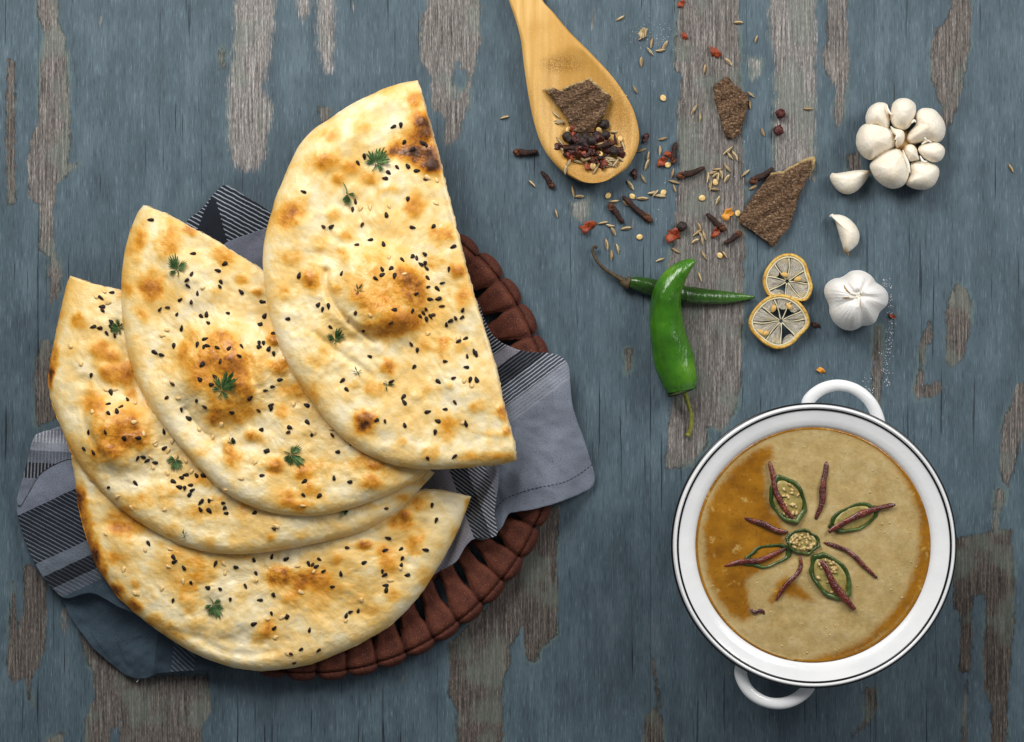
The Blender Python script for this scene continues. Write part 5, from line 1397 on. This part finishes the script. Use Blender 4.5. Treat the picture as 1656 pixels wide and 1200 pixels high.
mesh_obj('chilli_body', V, F, M_ch2, c2r)
V, F = chilli([(238,250),(250,268),(275,275)], dict(p=([0,.4,.7,1],[12,30,38,36])), ([0,1],[.0052,.0052]), M_calyx, n=14, wobk=.1)
cal_ = mesh_obj('calyx', V, F, M_dstem, c2r)
V, F = chilli([(262,270),(225,252),(180,225),(130,190),(92,150),(68,105),(66,78),(78,66),(92,74)], dict(p=([0,.15,.5,.9,1],[20,14,9,8,10])), ([0,.6,1],[.0050,.0030,.0040]), M_dstem, n=50, seg=12, wobk=.06)
mesh_obj('stem', V, F, M_dstem, cal_)
c1r = empty('green_chilli', tuple(W(1088, 540, 0))); tag(c1r, 'plump bright green curved chilli lying across a thinner one', 'chilli', 'green chillies')
V, F = chilli([(648,148),(600,178),(548,228),(508,290),(487,360),(480,450),(490,560),(512,660),(540,760),(560,830),(572,888)], dict(p=([0,.03,.1,.2,.32,.5,.65,.8,.9,.96,1],[8,28,48,66,84,97,105,112,106,98,78])), ([0,.15,.3,.6,1],[.0225,.0210,.0190,.0140,.0116]), M_ch1, wobk=.045, n=110, seg=40)
mesh_obj('chilli_body', V, F, M_ch1, c1r)
V, F = chilli([(566,872),(571,890),(575,903)], dict(p=([0,.5,.8,1],[70,88,80,30])), ([0,1],[.0112,.0108]), M_calyx, n=14, wobk=.06, seg=30)
cal_ = mesh_obj('calyx', V, F, M_calyx, c1r)
V, F = chilli([(586,890),(606,950),(624,1010),(628,1070),(618,1125),(602,1150)], dict(p=([0,.08,.5,.9,.96,1],[18,13,11,12,15,10])), ([0,.4,1],[.0100,.0048,.0022]), M_stem, n=50, seg=12, wobk=.06)
mesh_obj('stem', V, F, M_stem, cal_)

# ------------------------------------------------------------------ enamel pot with curry
PZ = .070; pcx, pcy = 1316.5, 882.5
pc = W(pcx, pcy, PZ); KP = S * (1 - PZ / D)
g = G('white_enamel'); n = g.noise(g.obj(), 40, 3)
g.set(color=g.ramp(n, [(.3, '#eceef0'), (.7, '#f6f7f8')]), rough=.16, spec=.5, coat=.4, coatr=.06, normal=g.bump(g.noise(g.obj(), 55, 3), .0008, .5)); M_en = g.m
g = G('black_enamel'); g.set(color=lin('#121315'), rough=.25, spec=.5); M_bk = g.m
pot = empty('enamel_pot', (pc[0], pc[1], 0)); tag(pot, 'white enamel cooking pot with black rim lines and two loop handles', 'pot')
def r_(px): return px * KP
prof = [(r_(0.5), .004), (r_(150), .004), (r_(166), .0035), (r_(176), .007), (r_(186), .016), (r_(205), .040), (r_(215), .058), (r_(221), .066), (r_(227), PZ - .0012), (r_(228.5), PZ),
        (r_(227), PZ + .0012), (r_(224), PZ + .0015), (r_(221), PZ + .0010), (r_(216), PZ + .0002), (r_(205), PZ - .0010), (r_(196), PZ - .0022), (r_(190.5), PZ - .0040), (r_(187), PZ - .012), (r_(178), PZ - .030), (r_(168), .012), (r_(150), .0075), (r_(0.5), .007)]
V, F = lathe_geo(prof, 160, (pc[0], pc[1])); mesh_obj('pot_body', V, F, M_en, pot)
def torus(R, r, z, n=160, m=10, fl=.8):
    pr = [(R + r * math.cos(a), z + r * fl * math.sin(a)) for a in np.linspace(0, 2 * np.pi, m, endpoint=False)]
    return lathe_geo(pr, n, (pc[0], pc[1]))
V, F = torus(r_(228.4), r_(3.0), PZ - .0009); mesh_obj('rim_line', V, F, M_bk, pot)
V, F = torus(r_(221.2), r_(2.3), PZ + .0008, fl=.6); mesh_obj('rim_line', V, F, M_bk, pot)
V, F = torus(r_(225.0), r_(1.9), PZ + .0014, fl=.6); mesh_obj('rim_bead', V, F, M_en, pot)
HZ = .055
for pts in ([(1316,672),(1306,655),(1313,641),(1332,628),(1356,623),(1382,629),(1404,646),(1417,668),(1421,690),(1408,706)], [(1212,1068),(1198,1083),(1203,1105),(1218,1124),(1242,1136),(1268,1137),(1292,1127),(1308,1110),(1305,1092)]):
    p = spline(pts, 50)
    zz = HZ + .004 * np.sin(np.linspace(0, np.pi, 50))
    V, F = tube_geo(W(p[:, 0], p[:, 1], zz), np.interp(np.linspace(0, 1, 50), [0, .12, .5, .88, 1], [.0046, .0040, .0034, .0040, .0046]), 18, .75)
    mesh_obj('handle', V, F, M_en, pot)

cv = ((1070, 600), 2.142)
CZ = PZ - .0042
def curry_mat():
    g = G('curry_sauce'); p = g.obj(); oil = g.attr('oil')
    n1 = g.noise(p, 70, 5, .6); n2 = g.noise(p, 330, 4, .65); n3 = g.noise(p, 1100, 3)
    n4 = g.noise(g.map(p, (500, 160, 1)), 1, 3, .6, 1.5)
    base = g.ramp(g.math('ADD', g.math('MULTIPLY', n1, .6), g.math('MULTIPLY', n2, .4)), [(.36, '#aa8f5a'), (.5, '#b89f6a'), (.64, '#c5af80')])
    base = g.mix(g.rng(n4, .60, .72, 0, .4), base, lin('#d2bb88'))
    base = g.mix(g.rng(n3, .68, .73, 0, .8), base, lin('#7a5a26'))
    o = g.math('ADD', oil, g.math('MULTIPLY', g.math('SUBTRACT', n2, .5), 20.0))
    o = g.math('ADD', o, g.math('MULTIPLY', g.math('SUBTRACT', n1, .5), 22.0))
    om = g.rng(o, -8.0, 7.0)
    oc = g.ramp(n1, [(.35, '#865610'), (.5, '#996614'), (.68, '#a9761f')])
    oc = g.mix(g.rng(n2, .42, .30, 0, .7), oc, lin('#6e3e0c'))
    blob = g.math('MULTIPLY', g.rng(g.noise(p, 120, 4, .65), .60, .70), .75)
    oc = g.mix(blob, oc, lin('#c2a05a'))
    c = g.mix(om, base, oc)
    hgt = g.math('ADD', g.math('MULTIPLY', n1, .6), g.math('MULTIPLY', n2, .4))
    g.set(color=c, rough=g.rng(om, 0, 1, .24, .10), spec=.5, normal=g.bump(g.math('ADD', g.math('MULTIPLY', n1, .9), g.math('MULTIPLY', n2, .12)), .0022, .6), sss=.08, sssr=(.003, .002, .0006)); return g.m
M_curry = curry_mat()
OILP = [cr(cv, [(378,262),(320,272),(255,325),(200,395),(165,470),(148,545),(146,625),(162,705),(195,790),(240,845),(280,868),(312,850),(300,780),(300,720),(350,690),(420,640),(430,560),(420,540),(360,430),(355,330),(385,300)]),
        cr(cv, [(430,700),(470,720),(520,760),(540,800),(490,810),(420,790),(380,830),(350,800),(390,730)])]
CRES = cr(cv, [(640,193),(700,210),(780,252),(850,330),(905,430),(930,530),(932,620),(915,720),(870,810),(800,890),(710,960),(620,1000),(520,1022),(500,1010),(600,975),(700,930),(780,860),(845,770),(880,680),(895,600),(890,500),(860,400),(800,310),(740,250)])
RC = r_(190.5)
nr_, mt = 60, 160
q = np.linspace(0, 1, nr_ + 1)[1:] ** .8; th = np.linspace(0, 2 * np.pi, mt, endpoint=False)
pw = np.stack([(RC * q[:, None] * np.cos(th)).ravel(), (RC * q[:, None] * np.sin(th)).ravel()], -1)
pw = np.vstack([[0, 0], pw])
wx = pw[:, 0] + pc[0]; wy = pw[:, 1] + pc[1]
ix = wx / (S * (1 - CZ / D)) + 828; iy = -wy / (S * (1 - CZ / D)) + 600
PI_ = np.stack([ix, iy], -1)
oil = np.full(len(PI_), -40.)
for pl, off in ((OILP[0], 0), (OILP[1], -7), (CRES, 0)): oil = np.maximum(oil, sdf(PI_, pl) + off)
rq = np.concatenate([[0], np.repeat(q, mt)])
oil = np.where(rq > .984, np.maximum(oil, 9.0), oil)
zc = CZ + .0011 * fbm(ix / 30, iy / 30, 3, 3) * np.clip((1 - rq) * 6, 0, 1) + .0006 * np.clip((rq - .97) / .03, 0, 1)
V = np.stack([wx, wy, zc], -1)
low = np.stack([wx[-mt:] * 1.0, wy[-mt:], np.full(mt, CZ - .012)], -1)
low[:, :2] = (low[:, :2] - pc[:2]) * .95 + pc[:2]
nb = len(V)
V = np.vstack([V, low, [[pc[0], pc[1], CZ - .012]]])
F = [[0, 1 + j, 1 + (j + 1) % mt] for j in range(mt)] + ring_faces(nr_, mt, 1, True).tolist()
F += [[nb - mt + (j + 1) % mt, nb - mt + j, nb + j, nb + (j + 1) % mt] for j in range(mt)] + [[nb + mt, nb + (j + 1) % mt, nb + j] for j in range(mt)]
curry = mesh_obj('curry', V, F, M_curry, attrs=dict(oil=np.concatenate([oil, np.full(mt + 1, -40)])))
tag(curry, 'thick yellow brown curry with oil pools filling the enamel pot', 'curry')

# shreds and small lumps half sunk in the sauce: too many to count
M_shred = simple('curry_shred', '#b2965c', '#c6ae78', 300, .25, c3='#a88a50', spec=.5)
parts = []; cr_ = np.random.RandomState(5)
for k in range(230):
    q = math.sqrt(cr_.rand()) * .93 * RC; t = cr_.rand() * 6.283
    x0, y0 = pc[0] + q * math.cos(t), pc[1] + q * math.sin(t)
    if any(inpoly(np.array([[x0 / (S * (1 - CZ / D)) + 828, -y0 / (S * (1 - CZ / D)) + 600]]), pl)[0] for pl in OILP): continue
    d = cr_.rand() * 6.283; L = cr_.uniform(.0012, .0045) if k % 3 else cr_.uniform(.0008, .0014)
    n_ = 6; tt = np.linspace(-.5, .5, n_); cur = cr_.uniform(-1.6, 1.6)
    path = np.stack([x0 + L * tt * math.cos(d) - cur * L * tt * tt * math.sin(d), y0 + L * tt * math.sin(d) + cur * L * tt * tt * math.cos(d), np.full(n_, CZ - .00025)], -1)
    px_, py_ = path[:, 0] / (S * (1 - CZ / D)) + 828, -path[:, 1] / (S * (1 - CZ / D)) + 600
    path[:, 2] += .0011 * fbm(px_ / 30, py_ / 30, 3, 3)
    rr = (cr_.uniform(.00025, .0005) if k % 3 else cr_.uniform(.0005, .0009)) * np.array([.4, .9, 1, 1, .9, .4])
    parts.append(tube_geo(path, rr, 6, .8))
V, F = join(parts)
sh_ = mesh_obj('sauce_shreds', V, F, M_shred, curry); sh_['kind'] = 'stuff'
# garnish on the curry
cz9 = ((1120, 720), 4.0)
def dry_mat(name, cols):
    g = G(name); n = g.noise(g.obj(), 260, 5, .65)
    g.set(color=g.ramp(n, [(.3, cols[0]), (.52, cols[1]), (.72, cols[2])]), rough=.14, spec=.7, coat=.5, coatr=.08, normal=g.bump(n, .0016, .9)); return g.m
M_dry = dry_mat('fried_red_chilli_skin', ('#2c0705', '#641a0c', '#94401e'))
M_dry2 = dry_mat('fried_purple_chilli_skin', ('#2a0a08', '#561c14', '#8a4030'))
RD = [([(497,100),(508,170),(530,260),(560,340),(600,415),(660,495)], 17, M_dry, 'dried red chilli strip leaning on the upper green slice'),
 ([(862,108),(858,180),(850,250),(840,340),(822,410),(800,480)], 19, M_dry2, 'dark dried chilli strip standing alone above the centre slice'),
 ([(1308,388),(1240,396),(1180,412),(1100,442),(1030,476),(950,520),(885,560)], 19, M_dry, 'glossy red dried chilli with pointed tip across a frilly green slice'),
 ([(335,465),(400,490),(450,512),(540,545),(620,562)], 16, M_dry2, 'dark dried chilli strip crossing the oil pool'),
 ([(210,785),(270,768),(340,752),(410,745),(480,725),(550,698),(610,668)], 16, M_dry, 'thin red dried chilli lying in the sunken pale green slice'),
 ([(702,722),(700,770),(682,815),(640,870),(590,935),(535,1000)], 14, M_dry, 'half sunken dried chilli strip below the centre slice'),
 ([(850,625),(910,645),(980,675),(1045,715),(1110,780),(1190,858)], 14, M_dry2, 'long dark red chilli strip alone on the pale curry'),
 ([(820,745),(860,800),(900,870),(940,930),(990,1000),(1050,1068)], 22, M_dry, 'thick red dried chilli inside the large lower green slice'),
 ([(368,1062),(400,1075),(440,1072),(470,1092)], 11, M_dry2, 'small dark shred of fried chilli near the pot edge')]
for i, (pts, w_, mt_, lab) in enumerate(RD):
    p = spline(CR(*cz9, pts), 40)
    rr = np.interp(np.linspace(0, 1, 40), [0, .06, .5, .85, 1], [.3, .75, 1.1, .9, .5]) * w_ / 4 * S * .94 * 1.05
    z = CZ + .0004 + .0010 * np.sin(np.linspace(0, 2.8, 40)) + (.0016 if i in (0, 2, 7) else 0)
    V, F = tube_geo(W(p[:, 0] + 1.2 * np.sin(np.linspace(0, 9, 40) + i), p[:, 1] + 1.0 * np.cos(np.linspace(0, 8, 40) + 2 * i), z), rr, 12, .5, wob=lambda t, th: .10 * np.sin(2 * th + 13 * t + i) + .07 * np.sin(5 * th + 29 * t))
    tag(mesh_obj('dried_chilli', V, F, mt_), lab, 'dried chilli', 'dried chilli strips on the curry')
M_gsl = chilli_mat('green_slice_skin', ('#24380f', '#384f1a', '#66743a'))
M_flesh = simple('green_slice_flesh', '#7c7438', '#a8985a', 160, .3, .0008, c3='#8c7a3c', spec=.5)
M_gseed = simple('pale_chilli_seed', '#b8965a', '#dcc48c', 400, .4)
GS = [((715,625), 112, 82, -8, 1.0, 'round green chilli slice full of pale seeds at the centre of the garnish'),
 ((615,352), 165, 112, -65, 1.0, 'green chilli slice with brown seeds under the upper red strip'),
 ((1045,470), 172, 84, 20, .55, 'frilly green chilli slice beneath the pointed red chilli'),
 ((893,850), 178, 112, -52, 1.0, 'large green chilli slice with seeds and a thick red strip'),
 ((490,715), 160, 72, 14, .45, 'pale green slice mostly sunk in the oily curry')]
for i, (c9, ra, rb_, rot, lift, lab) in enumerate(GS):
    c = CR(*cz9, [c9])[0]; a0 = math.radians(rot); ra /= 4.0; rb_ /= 4.0
    th = np.linspace(0, 2 * np.pi, 64, endpoint=False)
    rr_ = np.random.RandomState(i)
    sh = np.abs(np.cos(th)) ** 1.25 * np.sign(np.cos(th))
    def ringpts(k, jit=0):
        x = k * ra * np.cos(th); y = k * rb_ * np.sin(th) * (1 - .22 * np.abs(np.cos(th)) ** 3)
        x = x + jit * (np.sin(7 * th + i) + .6 * np.sin(13 * th)); y = y + jit * np.cos(6 * th + 2 * i)
        return c[0] + x * math.cos(a0) + y * math.sin(a0), c[1] - x * math.sin(a0) + y * math.cos(a0)
    V = []
    prf = [(1.0, -.0010), (1.02, .0006), (1.0, .0019), (.94, .0025), (.84, .0022), (.76, .0010), (.73, -.0008)]
    for k, z in prf:
        x, y = ringpts(k, 1.1)
        V.append(W(x, y, CZ + .0001 + z * lift * (1 + .35 * np.sin(3 * th + i)) + (.0 if z > 0 else -.0008)))
    F = ring_faces(len(prf), 64).tolist() + [[(len(prf) - 1) * 64 + j, (len(prf) - 1) * 64 + (j + 1) % 64, (j + 1) % 64, j] for j in range(64)]
    root = mesh_obj('green_chilli_slice', np.vstack(V), F, M_gsl)
    tag(root, lab, 'chilli slice', 'green chilli slices on the curry')
    # inner flesh sheet
    V = []
    for k, z in ((.02, .0012), (.4, .0013), (.66, .0009), (.80, .0012), (.80, -.0012), (.02, -.0012)):
        x, y = ringpts(k); V.append(W(x, y, CZ + .0006 + z * lift + .0003 * fbm(x / 4, y / 4, i, 2)))
    F = ring_faces(6, 64).tolist()
    if lift > .5: mesh_obj('slice_flesh', np.vstack(V), F, M_flesh, root)
    if lift > .9:
        parts = []
        for _ in range(24 if i else 40):
            q = math.sqrt(rr_.rand()) * .72; t = rr_.rand() * 6.28
            x = q * ra * math.cos(t); y = q * rb_ * math.sin(t)
            X_, Y_ = c[0] + x * math.cos(a0) + y * math.sin(a0), c[1] - x * math.sin(a0) + y * math.cos(a0)
            cw_ = W(X_, Y_, CZ + .0018 + .0006 * rr_.rand()); tt = rr_.rand() * 6.28; u8 = np.linspace(0, 6.28, 7)[:-1]
            e = np.array([math.cos(tt), math.sin(tt), .2]); f_ = np.array([-math.sin(tt), math.cos(tt), .1]); L_s = rr_.uniform(.0012, .0021)
            ringv = [cw_ + e * L_s * math.cos(a) + f_ * L_s * .6 * math.sin(a) for a in u8]
            vv = np.array(ringv + [cw_ + np.array([0, 0, .0006]), cw_ - np.array([0, 0, .0006])])
            ff = [[j, (j + 1) % 6, 6] for j in range(6)] + [[(j + 1) % 6, j, 7] for j in range(6)]
            parts.append((vv, ff))
        V, F = join(parts)
        sd_ = mesh_obj('slice_seeds', V, F, M_gseed, root); sd_['kind'] = 'stuff'
